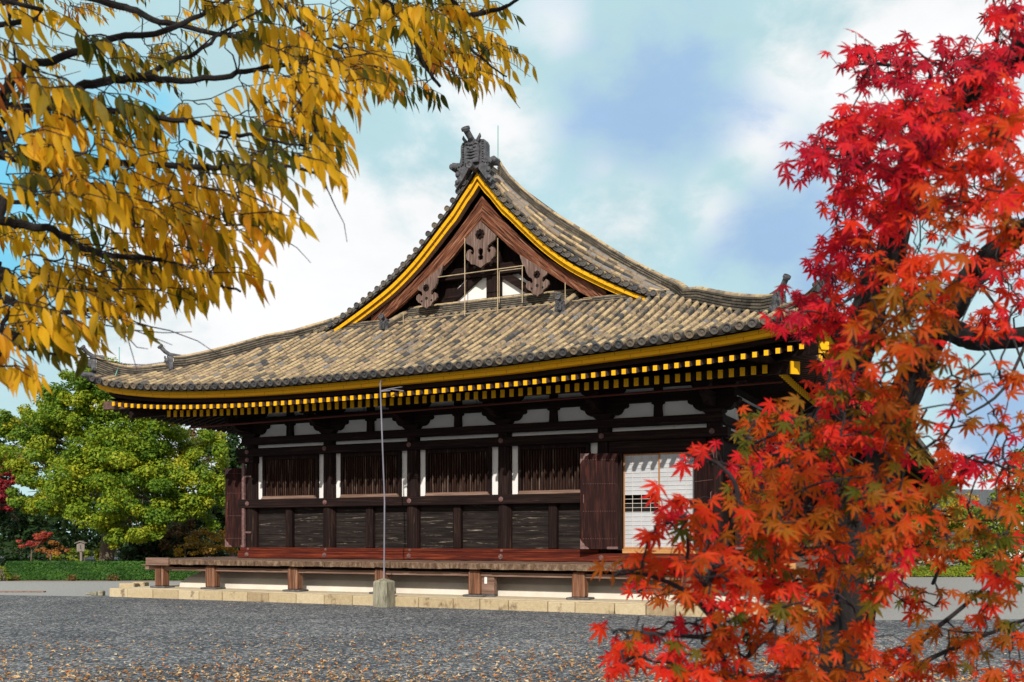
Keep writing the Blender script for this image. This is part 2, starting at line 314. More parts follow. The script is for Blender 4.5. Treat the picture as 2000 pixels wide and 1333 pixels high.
def obj(name, mb, mat, parent=None, origin=None, bevel=0.0, smooth=False, kind=None, label=None):
    """one mesh object from world-space geometry; origin = its own world location"""
    if origin is None:
        xs = mb.v if mb.v else [(0, 0, 0)]
        origin = Vector([(min(p[i] for p in xs)+max(p[i] for p in xs))/2 for i in range(3)])
    origin = Vector(origin)
    me = bpy.data.meshes.new(name)
    me.from_pydata([(p[0]-origin.x, p[1]-origin.y, p[2]-origin.z) for p in mb.v], [], mb.f); me.update()
    at_ = me.attributes.new('tone', 'FLOAT', 'FACE'); at_.data.foreach_set('value', mb.t)
    me.materials.append(MT[mat] if isinstance(mat, str) else mat)
    if smooth: me.polygons.foreach_set('use_smooth', [True]*len(me.polygons))
    o = bpy.data.objects.new(name, me); COL.objects.link(o)
    pw = WL[parent.name] if parent else Vector((0, 0, 0))
    if parent: o.parent = parent
    o.location = origin-pw; WL[o.name] = origin
    if bevel:
        b = o.modifiers.new('bevel', 'BEVEL'); b.width = bevel; b.segments = 1; b.limit_method = 'ANGLE'
    return tag(o, label, kind=kind)
def dup(o, origin, parent, name=None):
    """a copy of a part (and of its sub-parts) at another world location"""
    c = o.copy(); COL.objects.link(c); c.parent = parent
    c.location = Vector(origin)-WL[parent.name]; WL[c.name] = Vector(origin)
    for ch in [q for q in o.children]:
        d = ch.copy(); COL.objects.link(d); d.parent = c; WL[d.name] = Vector(origin)+Vector(d.location)
    return c
def table(tab):
    """smooth interpolation through a table"""
    def f(x):
        if x <= tab[0][0]:
            (a, p), (b, q) = tab[0], tab[1]; return p+(q-p)/(b-a)*(x-a)
        if x >= tab[-1][0]:
            (a, p), (b, q) = tab[-2], tab[-1]; return q+(q-p)/(b-a)*(x-b)
        for i in range(len(tab)-1):
            if tab[i][0] <= x <= tab[i+1][0]: break
        x0, y0 = tab[i]; x1, y1 = tab[i+1]
        s = lambda k: (tab[k+1][1]-tab[k][1])/(tab[k+1][0]-tab[k][0])
        m0 = (s(i)+s(i-1))/2 if i > 0 else s(i); m1 = (s(i)+s(i+1))/2 if i+2 < len(tab) else s(i)
        h = x1-x0; t = (x-x0)/h
        return (2*t**3-3*t*t+1)*y0+(t**3-2*t*t+t)*h*m0+(-2*t**3+3*t*t)*y1+(t**3-t*t)*h*m1
    return f
# ------------------------------------------------------------------ ground
def flat_ground():
    mb = MB(); r = 700
    mb.add([(-r, -r, 0), (r, -r, 0), (r, r, 0), (-r, r, 0)], [(0, 1, 2, 3)])
    m = bpy.data.materials.new('gravel'); m.use_nodes = True; nt = m.node_tree; N = nt.nodes; L = nt.links
    p = N['Principled BSDF']; p.inputs['Roughness'].default_value = 0.95; p.inputs['Specular IOR Level'].default_value = 0.15
    tc = N.new('ShaderNodeTexCoord')
    def nz(sc, det, kind='noise'):
        n = N.new('ShaderNodeTexNoise' if kind == 'noise' else 'ShaderNodeTexVoronoi'); n.inputs['Scale'].default_value = sc
        if kind == 'noise': n.inputs['Detail'].default_value = det; n.inputs['Roughness'].default_value = 0.7
        L.new(tc.outputs['Object'], n.inputs['Vector']); return n
    v1 = nz(20, 0, 'vor'); v2 = nz(46, 0, 'vor'); n1 = nz(0.35, 8); n2 = nz(7, 8)
    sep = N.new('ShaderNodeSeparateColor'); L.new(v1.outputs['Color'], sep.inputs[0])
    sep2 = N.new('ShaderNodeSeparateColor'); L.new(v2.outputs['Color'], sep2.inputs[0])
    def mth(op, a, b, c=None):
        q = N.new('ShaderNodeMath'); q.operation = op
        for i, x in enumerate((a, b, c)):
            if x is None: continue
            if isinstance(x, (int, float)): q.inputs[i].default_value = x
            else: L.new(x, q.inputs[i])
        return q.outputs[0]
    s = mth('ADD', mth('MULTIPLY', sep.outputs[0], 0.34), mth('MULTIPLY', sep2.outputs[1], 0.22))
    s = mth('ADD', s, mth('MULTIPLY', n2.outputs['Fac'], 0.26)); s = mth('ADD', s, mth('MULTIPLY', n1.outputs['Fac'], 0.28))
    cr = N.new('ShaderNodeValToRGB'); e = cr.color_ramp.elements
    for pos, c in ((0.34, (0.020, 0.022, 0.028)), (0.5, (0.070, 0.077, 0.092)), (0.63, (0.125, 0.135, 0.155)), (0.75, (0.42, 0.42, 0.42))):
        q = e.new(pos); q.color = (*c, 1)
    e.remove(e[0]); e.remove(e[-1])
    L.new(s, cr.inputs[0]); L.new(cr.outputs[0], p.inputs['Base Color'])
    b = N.new('ShaderNodeBump'); b.inputs['Strength'].default_value = 0.5; b.inputs['Distance'].default_value = 0.015
    L.new(s, b.inputs['Height']); L.new(b.outputs[0], p.inputs['Normal'])
    o = obj('ground', mb, m, origin=(0, 0, 0)); o['kind'] = 'structure'
flat_ground()

# ------------------------------------------------------------------ the hall
BAY, W, LEN = 3.28, 16.4, 100.0
XC = W/2
hall = empty('temple_hall', (XC, 0, 0), 'long dark timber temple hall with sweeping tiled roof, yellow eaves and open gable', 'temple hall')
P = hall
lift_f = table([(-3.75, .74), (-3.3, .60), (-2.9, .47), (-1.8, .29), (-.67, .17), (1.44, .05), (3.4, .0), (6, .0), (8.8, .03), (10.4, .06), (12, .1), (13.45, .17), (14.85, .24), (16.2, .31), (17.5, .40), (18.7, .52), (19.4, .62), (20.15, .76)])
lift_s = table([(-3.75, .75), (-2.85, .5), (-1.25, .33), (.25, .2), (2.25, .1), (5.25, .03), (8, 0), (200, 0)])
prof = table([(0, 6.58), (1, 7.02), (2, 7.48), (3, 7.97), (4, 8.48), (5.14, 9.03), (6.29, 9.42), (6.99, 9.77), (7.81, 10.22), (8.67, 10.75), (9.53, 11.4), (10.24, 12.1), (10.69, 12.58), (11.08, 12.97), (11.33, 13.3), (11.65, 13.68), (11.95, 14.08)])
proff = table([(0, 6.58), (1, 7.02), (2, 7.48), (3, 7.97), (4, 8.50), (5.15, 9.10), (6.3, 9.66)])
fade = lambda d: max(0.0, 1-d/6.0)**1.4
def map_front(s, d): return Vector((s, d-3.75, proff(d)+lift_f(s)*fade(d)))
def smo(t): t = min(1.0, max(0.0, t)); return t*t*(3-2*t)
mino_d = table([(4.9, .0), (5.3, .2), (6, .38), (6.9, .54), (7.7, .63), (8.6, .72), (9.5, .66), (10.45, .47), (11.4, .3), (11.95, .2)])
def mino(s, d): return max(0.0, mino_d(d))*smo((s-1.35)/1.35) if d > 4.9 else 0.0          # the slope dips towards the verge
def map_right(s, d): return Vector((W+3.75-d, s, prof(d)+lift_s(s)*fade(d)+mino(s, d)))
def map_left(s, d): return Vector((d-3.75, s, prof(d)+lift_s(s)*fade(d)+mino(s, d)))
rt = lambda: random.random()
def frame(mp, s, d):
    e = 0.02; a = (mp(s+e, d)-mp(s-e, d)).normalized(); t = (mp(s, d+e)-mp(s, max(0, d-e))).normalized()
    n = a.cross(t)
    if n.z < 0: n = -n
    return a, t, n.normalized()
def round_row(mb, mp, s, d0, d1, seg=0.31, r=0.081, end=True, tonef=None, n=6):
    k = max(1, round((d1-d0)/seg)); L_ = (d1-d0)/k
    if end:
        a, t, nn = frame(mp, s, d0); c = mp(s, d0)+nn*0.045
        mb.disc(c-t*0.03, t, 0.108, 0.07, 14, 0.06+0.30*rt(), 0.026)
    jog = random.uniform(-0.006, 0.006)
    for i in range(k):
        da, db = d0+i*L_, d0+(i+1)*L_+0.03
        tone = tonef(s, (da+db)/2) if tonef else 0.5
        vs = []; jx = random.uniform(-0.007, 0.007)
        for dd, rr in ((da, r*1.08), (min(db, d1+0.03), r*0.93)):
            a, t, nn = frame(mp, s, dd); c = mp(s, dd)+nn*0.045+a*(jx+jog); vs.append(c+a*rr-nn*.055)
            for q in range(n+1):
                an = pi*q/n; vs.append(c+a*cos(an)*rr+nn*sin(an)*rr)
            vs.append(c-a*rr-nn*.055)
        m_ = n+3; fs = [(q, q+1, q+m_+1, q+m_) for q in range(m_-1)]+[tuple(range(m_))]
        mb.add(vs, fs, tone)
        for q in (0, 1, m_-3, m_-2): mb.t[-len(fs)+q] = max(.12, tone-.20)        # flank faces painted darker, standing in for the shade between the rows
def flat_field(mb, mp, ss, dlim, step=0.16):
    """stepped courses of flat tiles between the round rows"""
    for i in range(len(ss)-1):
        s0, s1 = ss[i], ss[i+1]; sm = (s0+s1)/2; lo, hi = dlim(sm)
        if hi-lo < 0.05: continue
        k = max(1, int((hi-lo)/step)); st = (hi-lo)/k
        for j in range(k):
            da, db = lo+j*st, lo+(j+1)*st; vs = []
            for dd, up in ((da, 0.030), (db, 0.002)):
                for s, dn in ((s0, 0.0), (sm-0.05, 0.028), (sm+0.05, 0.028), (s1, 0.0)):
                    q = mp(s, dd); q.z += up-dn; vs.append(q)
            for s, dn in ((s0, 0.0), (sm-0.05, 0.028), (sm+0.05, 0.028), (s1, 0.0)):
                q = mp(s, da); q.z -= dn; vs.append(q)
            mb.add(vs, [(0, 1, 5, 4), (1, 2, 6, 5), (2, 3, 7, 6), (8, 9, 1, 0), (9, 10, 2, 1), (10, 11, 3, 2)], rt())
def pendants(mb, mp, ss, d=0.0):
    """the curved lips of the flat tiles between the eave discs"""
    for i in range(len(ss)-1):
        for lay in range(3):
            vs = []
            for k in range(5):
                u = k/4; s = ss[i]+(ss[i+1]-ss[i])*u
                a, t, nn = frame(mp, s, d); sag = 0.045*sin(pi*u)
                c = mp(s, d)-t*(0.005+0.02*(2-lay)/2)
                c.z += 0.04-lay*0.038-sag
                vs += [c, c+Vector((0, 0, -0.030)), c+t*0.25, c+t*0.25+Vector((0, 0, -0.03))]
            fs = []
            for k in range(4):
                o = k*4; fs += [(o, o+1, o+5, o+4), (o, o+4, o+6, o+2), (o+1, o+3, o+7, o+5)]
            mb.add(vs, fs, 0.2+0.3*rt())
def tone_main(s, d):
    v = random.gauss(0.55, 0.145)
    if rt() < 0.05: v = random.choice((0.95, 0.97, 0.12))
    e = max(0, 1-d/0.9); v = v*(1-0.4*e)+0.26*0.4*e            # the lowest tiles are greyer
    v += .07*mnoise.noise((s*3.1, 0, 0))+.06*mnoise.noise((s*.4, d*.6, 3))
    if d > 4.7: v -= 0.16*min(1.0, (d-4.7)/0.7)
    if s > 14.5: v = v*0.75+0.25*0.95 if rt() < 0.45 else v
    return min(1, max(0, v))
SP = 0.305
rows_f = [-3.62+SP*i for i in range(78)]
def lim_front(s):
    return (0.0, max(0.0, min(s, W-s, 2.45)+3.75))
mb = MB()
for s in rows_f:
    lo, hi = lim_front(s); hi -= 0.12
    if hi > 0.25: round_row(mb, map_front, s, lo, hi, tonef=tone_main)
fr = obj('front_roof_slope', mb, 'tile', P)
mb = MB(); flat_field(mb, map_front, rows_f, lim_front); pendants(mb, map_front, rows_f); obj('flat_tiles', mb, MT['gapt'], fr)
# long side slopes
GY = 1.85
rows_s = [-3.62+SP*i for i in range(int((LEN+3)/SP))]
def lim_side(y):
    if y < GY: return (0.0, max(0.0, min(y, 2.45)+3.75) if y < 1.3 else 5.2)
    return (0.0, 11.9)
for nm, mp in (('right_roof_slope', map_right), ('left_roof_slope', map_left)):
    mb = MB()
    for y in rows_s:
        lo, hi = lim_side(y); hi -= 0.1
        if hi < 0.25: continue
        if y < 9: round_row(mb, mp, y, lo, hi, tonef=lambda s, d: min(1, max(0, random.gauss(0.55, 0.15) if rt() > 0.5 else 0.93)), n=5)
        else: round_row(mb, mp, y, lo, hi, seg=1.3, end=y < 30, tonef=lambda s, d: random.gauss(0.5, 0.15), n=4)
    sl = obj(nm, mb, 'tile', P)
    mb = MB(); near = [y for y in rows_s if y < 9]; far = [near[-1]+i*3 for i in range(int((LEN-9)/3))]
    flat_field(mb, mp, near, lim_side, 0.2); pendants(mb, mp, [y for y in rows_s if y < 20])
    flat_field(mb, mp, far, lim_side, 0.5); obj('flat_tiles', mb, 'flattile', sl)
# verge tiles over the gable: short tiles laid across the edge, discs to the front
def arc_steps(mp, d0, d1, step):
    out = []; d = d0; acc = step
    while d < d1:
        out.append(d); dd = 0.02; l = 0
        while l < step and d < d1:
            a = mp(2, d); d += dd; l += (mp(2, d)-a).length
    return out
for nm, mp in (('right_verge_tiles', map_right), ('left_verge_tiles', map_left)):
    mb = MB()
    for d in arc_steps(mp, 5.05, 11.75, 0.31):
        a, t, nn = frame(mp, 3, d); c = mp(1.38, d)+nn*0.05
        mb.disc(c, (0, 1, 0), 0.098, 0.07, 14, 0.08+0.25*rt(), 0.022)
        for i in range(2):
            y0 = 1.40+0.26*i; tone = min(1, max(0, random.gauss(0.55, 0.17))); vs = []
            for y, rr in ((y0, 0.094), (y0+0.28, 0.083)):
                cc = Vector((c.x, y, c.z))
                for q in range(7):
                    an = pi*q/6; vs.append(cc+t*cos(an)*rr+nn*sin(an)*rr)
            mb.add(vs, [(q, q+1, q+8, q+7) for q in range(6)]+[tuple(range(7))], tone)
        # lips between discs
        e1, e2 = mp(1.40, min(d+0.05, 11.9)), mp(1.40, min(d+0.22, 11.9))
        for lay in range(2):
            off = nn*(0.02-lay*0.05)
            mb.add([e1+off, e2+off, e2+off-nn*0.035, e1+off-nn*0.035, e1+off+Vector((0, .3, 0)), e2+off+Vector((0, .3, 0))], [(0, 1, 2, 3), (0, 4, 5, 1)], 0.2)
    v = obj(nm, mb, 'tile', P)
    mb = MB(); ds = [5.0+0.2*i for i in range(36)]
    for i in range(len(ds)-1):
        d0, d1 = min(ds[i], 11.9), min(ds[i+1], 11.94)
        a, b, c, e = mp(1.42, d0), mp(1.42, d1), mp(2.0, d1), mp(2.0, d0)
        dn = Vector((0, 0, -0.1)); mb.add([a, b, c, e, a+dn, b+dn, c+dn, e+dn], [(0, 1, 2, 3), (0, 4, 5, 1), (4, 7, 6, 5)], rt()*0.5)
    obj('verge_bed', mb, 'flattile', v)

def smooth_path(pts, k=4):
    out = []
    for i in range(len(pts)-1):
        p0 = pts[max(i-1, 0)]; p1 = pts[i]; p2 = pts[i+1]; p3 = pts[min(i+2, len(pts)-1)]
        for j in range(k):
            t = j/k; out.append(.5*((2*p1)+(p2-p0)*t+(2*p0-5*p1+4*p2-p3)*t*t+(3*p1-p0-3*p2+p3)*t**3))
    out.append(pts[-1]); return out
# ridges: stacked flat tiles with a round cap
def ridge_prof(h, w, n):
    """right half then left half of the stacked section, from the base up"""
    p = []
    for i in range(n):
        z0, z1 = h*i/n, h*(i+1)/n; ww = w*(1-0.25*i/n)
        p += [(ww/2-0.05, z0), (ww/2-0.05, z0+0.35*(z1-z0)), (ww/2, z0+0.35*(z1-z0)), (ww/2, z1)]
    return p
def ridge(name, path, h, w, n, mp_side, cap=0.085, seg=0.33, parent=None):
    # resample
    pts = [path[0]]; 
    for i in range(len(path)-1):
        k = max(1, round((path[i+1]-path[i]).length/seg))
        for j in range(1, k+1): pts.append(path[i].lerp(path[i+1], j/k))
    def side(i):
        d = pts[min(i+1, len(pts)-1)]-pts[max(i-1, 0)]; d.z = 0; d.normalize(); return Vector((d.y, -d.x, 0))
    half = ridge_prof(h, w, n); prof_ = [(u, z) for u, z in half]+[(-u, z) for u, z in reversed(half)]
    ton = {}
    def tn(i, j):
        q = min(j, len(prof_)-1-j)//4; return ton.setdefault((i//1, q, j < len(half)), 0.28+0.35*rt())
    mb = MB().sweep(pts, prof_, side, tones=tn)
    o = obj(name, mb, 'ridgetile', parent or P)
    mb = MB()
    for i in range(len(pts)-1):
        a = side(i); tone = min(1, max(0, random.gauss(0.6, 0.12))); vs = []
        for Q, rr in ((pts[i], cap*1.05), (pts[i+1]+(pts[i+1]-pts[i])*0.06, cap*0.95)):
            for q in range(7):
                an = pi*q/6; vs.append(Q+a*cos(an)*rr+Vector((0, 0, h+sin(an)*rr)))
        mb.add(vs, [(q, q+1, q+8, q+7) for q in range(6)]+[tuple(range(7)), tuple(range(13, 6, -1))], tone)
    obj('ridge_cap', mb, 'tile', o)
    return o, pts
def end_ornament(parent, at_, out, h, w, horn=True):
    """demon-face ridge end tile: plate with scrolls and brow, and an upturned round tile"""
    out = Vector((out[0], out[1], 0)).normalized(); a = Vector((out.y, -out.x, 0)); B = Vector(at_)
    pt = lambda u, v, z: B+a*u+out*v+Vector((0, 0, z))
    mb = MB()
    pl = [(-.62, 0), (-.66, .16), (-.5, .2), (-.42, .34), (-.38, .75), (-.26, .98), (0, 1.06), (.26, .98), (.38, .75), (.42, .34), (.5, .2), (.66, .16), (.62, 0)]
    mb.prism([(u*w, z*h) for u, z in pl], lambda u, z, k: pt(u, 0.02 if k else 0.16, z))
    mb.prism([(-.2*w, .28*h), (-.27*w, .55*h), (-.2*w, .85*h), (.2*w, .85*h), (.27*w, .55*h), (.2*w, .28*h)], lambda u, z, k: pt(u, 0.14 if k else 0.26, z))
    for s in (-1, 1):
        q = pt(s*.11*w, .27, .66*h); mb.ball(q, .05*w, .05*w, .06*h)
        q = pt(s*.58*w, .1, .13*h); mb.ball(q, .13*w, .13*w, .15*h)
        mb.tube([pt(s*.2*w, .18, .84*h), pt(s*.3*w, .2, 1.0*h), pt(s*.27*w, .2, 1.18*h)], [.06*w, .045*w, .012*w], 6)
        for k in range(5): mb.ball(pt(s*.33*w, .17, (.3+.13*k)*h), .035*w, .035*w, .035*w, 6, 4)
    mb.ball(pt(0, .29, .56*h), .08*w, .08*w, .09*h); mb.ball(pt(0, .27, .40*h), .17*w, .06*w, .05*h)
    mb.tube([pt(-.2*w, .27, .74*h), pt(0, .30, .70*h), pt(.2*w, .27, .74*h)], .035*w, 6)
    mb.disc(pt(0, .28, .9*h), -out, .12*w, .06, 12, 0.3, 0.02)
    o = obj('ridge_end_tile', mb, 'greytile', parent)
    if horn:
        mb = MB(); c0, c1, c2 = pt(0, -.25, h*1.0), pt(0, .12, h*1.10), pt(0, .42, h*1.0+.30)
        mb.tube([c0, c1, pt(0, .28, h*1.1+.10), c2], [.07, .07, .07, .075], 10)
        d = (c2-pt(0, .28, h*1.1+.10)).normalized(); mb.disc(c2+d*.02, -d, .1, .07, 14, 0.3, 0.025)
        obj('upturned_round_tile', mb, 'greytile', parent)
    return o
def hip_path(cfrom, cto, sgn, n=10):
    out = []
    for i in range(n+1):
        c = cfrom+(cto-cfrom)*i/n
        q = map_front(-3.75+c, c) if sgn < 0 else map_front(W+3.75-c, c); out.append(q)
    return out
for sgn, cend in ((-1, 2.0), (1, 1.55)):
    mp = map_right if sgn > 0 else map_left; YD = 2.85
    tops = [(.15, 2.85, 14.80), (.55, 2.85, 14.19), (1.5, 2.85, 13.27), (2.43, 2.85, 12.55), (3.33, 2.85, 11.93), (4.22, 2.85, 11.28), (5.08, 2.85, 10.72), (5.93, 2.80, 10.22), (6.45, 2.45, 9.93), (6.80, 1.85, 9.66), (7.15, 1.10, 9.33)]
    pth = smooth_path([Vector((XC+sgn*u, y, z-.485)) for u, y, z in tops], 2)+hip_path(4.2, cend, sgn, 8)
    pth[-1].z += 0.05; out = Vector((sgn, -1, 0))
    o, pts = ridge('descending_ridge', pth, 0.40, 0.36, 5, None)
    end_ornament(o, pts[-1]+Vector((0, 0, -0.05)), out, 0.50, 0.42, True)
    tops = [(cend+.1, 7.99), (1.5, 7.83), (1.1, 7.76), (.8, 7.79), (.5, 7.90), (.28, 8.02)]
    p2 = smooth_path([Vector((W+3.75-c if sgn > 0 else -3.75+c, c-3.75, z-.645)) for c, z in tops], 2)
    o, pts = ridge('corner_ridge', p2, 0.56, 0.32, 8, None)
    end_ornament(o, pts[-1]+Vector((0, 0, .12)), out, 0.46, 0.36, True)
    # the last upturned tile at the very corner
    mb = MB(); q = map_front(-3.75, 0) if sgn < 0 else map_front(W+3.75, 0); od = out.normalized()
    mb.tube([q-od*.5+Vector((0, 0, .04)), q+Vector((0, 0, .05)), q+od*.22+Vector((0, 0, .17))], [.1, .1, .085], 10)
    obj('corner_tile', mb, 'greytile', P)
mr, pts = ridge('main_ridge', [Vector((XC, y, 14.0)) for y in (1.75, 6, 20, 50, LEN-2)], 0.35, 0.5, 5, None, cap=0.11, seg=2.0)
# great demon tile at the gable apex
mb = MB(); Y0 = 1.22
fy = lambda y0, y1: (lambda u, z, k: (XC+u, y1 if k else y0, z))
half = [(0, 13.92), (.16, 13.98), (.42, 13.62), (.62, 13.40), (.70, 13.52), (.58, 13.70), (.66, 13.82), (.52, 13.95), (.62, 14.05), (.80, 14.02), (.86, 14.16), (.76, 14.27), (.62, 14.24), (.50, 14.22), (.46, 14.40), (.46, 14.74), (.40, 14.86), (0, 14.92)]
out_ = half+[(-u, z) for u, z in reversed(half[1:-1])]
mb.prism(out_, fy(Y0+.30, Y0))
mb.prism([(-.24, 14.12), (-.28, 14.5), (-.22, 14.85), (.22, 14.85), (.28, 14.5), (.24, 14.12)], fy(Y0-.12, Y0+.02))
for s in (-1, 1):
    for k in range(9): mb.ball((XC+s*.36, Y0-.03, 14.16+.08*k), .035, .035, .035, 6, 4)
    mb.ball((XC+s*.78, Y0-.02, 14.13), .10, .08, .10)
    for k in range(4): mb.ball((XC+s*(.42+.09*k), Y0-.03, 14.12-.02*k+.03*(k > 2)), .035, .035, .035, 6, 4)
    mb.tube([(XC+s*.2, Y0-.08, 14.8), (XC+s*.30, Y0-.1, 14.95), (XC+s*.30, Y0-.1, 15.04)], [.07, .055, .012], 6)
    mb.ball((XC+s*.11, Y0-.13, 14.62), .06, .05, .05); mb.ball((XC+s*.56, Y0-.02, 13.86), .09, .06, .09); mb.ball((XC+s*.58, Y0-.02, 13.6), .08, .06, .08)
    mb.tube([(XC+s*.05, Y0-.14, 14.68), (XC+s*.15, Y0-.15, 14.74), (XC+s*.25, Y0-.1, 14.70)], .03, 6)
for z, w_ in ((14.50, .2), (14.40, .22), (14.30, .2)): mb.tube([(XC-w_, Y0-.10, z), (XC, Y0-.16, z-.03), (XC+w_, Y0-.10, z)], .03, 6)
mb.ball((XC, Y0-.15, 14.55), .07, .07, .07); mb.disc((XC, Y0-.14, 14.80), (0, 1, 0), .12, .07, 14, .3, .025)
mb.disc((XC-.02, Y0-.2, 14.02), (0, 1, 0), .115, .1, 14, .3, .025); mb.tube([(XC-.02, Y0-.16, 14.02), (XC, Y0+.5, 14.0)], .1, 10)
obj('ridge_end_tile', mb, 'greytile', mr, bevel=0.012)
mb = MB(); c2 = Vector((XC-.06, .84, 15.10))
mb.tube([(XC, 1.75, 14.80), (XC, 1.28, 14.80), (XC, 1.0, 14.92), c2], [.1, .1, .1, .105], 12)
d = Vector((0, -.22, .26)).normalized(); mb.disc(c2+d*.03, -d, .145, .09, 16, .3, .03); obj('upturned_round_tile', mb, 'greytile', mr)
for nm, b, hgt in (('lightning_rod', (XC+.42, 2.2, 14.5), .95), ):
    obj(nm, MB().tube([b, (b[0], b[1], b[2]+hgt*1.2)], .016, 6), 'verdigris', mr)
q = map_front(-3.0, .8); mb = MB().tube([q+Vector((0, 0, .25)), q+Vector((0, 0, 1.02))], .016, 6)
mb.tube([q+Vector((-.08, .1, .3)), q+Vector((0, 0, .42)), q+Vector((.08, -.12, .3)), q+Vector((.05, -.25, -.05))], .014, 5)
obj('lightning_rod', mb, 'verdigris', P)
# small ridges and foot ridges in front of the gable
for sg in (-1, 1):
    x = XC+sg*3.2
    pth = [map_front(x, d) for d in (6.1, 5.4, 4.75)]
    o, pts = ridge('small_ridge', pth, 0.26, 0.32, 4, None); end_ornament(o, pts[-1]+Vector((0, 0, -.06)), (0, -1), 0.40, 0.40, False)
    e = pts[-1]; mb = MB(); mb.tube([e+Vector((0, .3, .34)), e+Vector((0, -.12, .40)), e+Vector((0, -.25, .46))], .075, 10); mb.disc(e+Vector((0, -.27, .47)), (0, 1, -.2), .10, .06, 14, .3, .025); obj('upturned_round_tile', mb, 'greytile', o)
    pth = [map_front(XC+sg*u, 5.50) for u in (3.65, 4.4, 5.2, 6.3)]
    for q in pth: q.z -= 0.02
    ridge('foot_ridge', pth, 0.20, 0.34, 3, None, cap=0.05)
pth = [map_front(XC+u, 6.12) for u in (-3.1, -1, 1, 3.1)]
ridge('gable_foot_ridge', pth, 0.34, 0.34, 5, None)

# ------------------------------------------------------------------ gable
ytop = table([(0, 13.93), (.3, 13.53), (.62, 13.16), (.87, 12.83), (1.26, 12.43), (1.71, 11.97), (2.42, 11.28), (3.28, 10.6), (4.14, 10.08), (4.96, 9.64), (5.66, 9.30), (6.3, 9.05)])
hbot = table([(0, 12.44), (.5, 11.97), (1.09, 11.38), (1.7, 10.92), (2.29, 10.53), (2.88, 10.12), (3.73, 9.58), (4.3, 9.25)])
htop = table([(0, 13.27), (.61, 12.56), (1.38, 11.76), (2.29, 10.99), (3.16, 10.38), (4.02, 9.86), (4.9, 9.4)])
def band(name, sg, fa, fb, y0, y1, u1, mat, n=26, parent=P, bev=0.006, joints=0):
    """a curved board on one side of the gable between the height curves fa (top) and fb (bottom)"""
    mb = MB(); us = [u1*i/n for i in range(n+1)]
    vs = []
    for u in us:
        for z in (fa(u), fb(u)):
            for y in (y0, y1): vs.append((XC+sg*u, y, z))
    fs = []
    for i in range(n):
        o = i*4; fs += [(o, o+4, o+6, o+2), (o+1, o+3, o+7, o+5), (o, o+1, o+5, o+4), (o+2, o+6, o+7, o+3)]
    fs += [(0, 2, 3, 1), (n*4, n*4+1, n*4+3, n*4+2)]
    mb.add(vs, fs)
    u = .35
    while joints and u < u1-.1:                    # butt joints of the painted boards
        d = (fa(u+.05)-fa(u-.05))/.1; nrm = Vector((sg*d, 0, -1)).normalized(); t = Vector((1, 0, d*sg)).normalized()*.0045
        a = Vector((XC+sg*u, y0-.002, fa(u)-.004)); b = a+nrm*.102
        mb.add([a-t, a+t, b+t, b-t], [(0, 1, 2, 3)], 0.0); u += joints
    return obj(name, mb, mat, parent)
sl = lambda f, u: sqrt(1+((f(u+.02)-f(max(0, u-.02)))/(.04 if u >= .02 else .02+u))**2)
drop = lambda f, k: (lambda u: f(u)-k*min(2.1, sl(f, u)))
for sg in (-1, 1):
    band('verge_underboard', sg, lambda u: ytop(u)+.10, lambda u: ytop(u)+.004, 1.50, 2.6, 6.2, 'dark_x')
    band('yellow_verge_board', sg, ytop, drop(ytop, .115), 1.50, 1.52, 5.75, 'yellow', joints=.34)
    band('verge_soffit', sg, drop(ytop, .002), drop(ytop, .113), 1.521, 1.78, 5.7, 'pinkwood')
    band('yellow_verge_board', sg, drop(ytop, .118), drop(ytop, .225), 1.62, 1.64, 5.6, 'yellow', joints=.34)
    band('verge_soffit', sg, drop(ytop, .119), drop(ytop, .223), 1.641, 1.855, 5.5, 'pinkwood')
    hb = band('bargeboard', sg, htop, hbot, 1.86, 2.0, 4.35, 'hafu%d' % sg)
    # two raised mouldings along the bargeboard
    mb_f = lambda k: (lambda u: htop(u)*(1-k)+hbot(u)*k)
    band('bargeboard_moulding', sg, mb_f(.56), mb_f(.62), 1.845, 1.863, 4.2, 'hafu%d' % sg, parent=hb)
    band('bargeboard_moulding', sg, mb_f(.93), lambda u: hbot(u)-.01, 1.838, 1.863, 4.2, 'hafu%d' % sg, parent=hb)
    mb = MB()
    us = [6.2*i/24 for i in range(25)]
    for i in range(24):
        a, b = us[i], us[i+1]
        mb.add([(XC+sg*a, 1.74, ytop(a)-.12), (XC+sg*b, 1.74, ytop(b)-.12), (XC+sg*b, 2.62, ytop(b)-.12), (XC+sg*a, 2.62, ytop(a)-.12)], [(0, 1, 2, 3)])
    obj('verge_ceiling', mb, 'dark_y', P)
# wall of the gable
mb = MB(); us = [-4.6+9.2*i/40 for i in range(41)]
for i in range(40):
    a, b = us[i], us[i+1]
    mb.add([(XC+a, 2.62, 9.3), (XC+b, 2.62, 9.3), (XC+b, 2.62, ytop(abs(b))-.05), (XC+a, 2.62, ytop(abs(a))-.05)], [(0, 1, 2, 3)])
gw = obj('gable_wall', mb, 'dark_z', P)
for sg in (-1, 1):
    mb = MB(); mb.xz([(XC+sg*u, z) for u, z in ((.14, 9.8), (1.9, 9.8), (1.75, 10.1), (1.0, 10.75), (.14, 10.75))], 2.56, 2.61)
    obj('gable_plaster', mb, 'white', gw)
    mb = MB(); mb.xz([(XC+sg*u, z) for u, z in ((2.3, 9.75), (1.75, 9.75), (.2, 10.82), (.2, 11.1))], 2.40, 2.55); obj('gable_brace', mb, 'dark_x', gw, bevel=.01)
obj('gable_king_post', MB().box(XC-.1, XC+.42, 2.36, 2.55, 9.7, 12.2), 'dark_z', gw, bevel=.012)
obj('gable_tie_beam', MB().box(XC-1.9, XC+1.9, 2.30, 2.56, 10.74, 11.10), 'dark_x', gw, bevel=.012)
mb = MB()
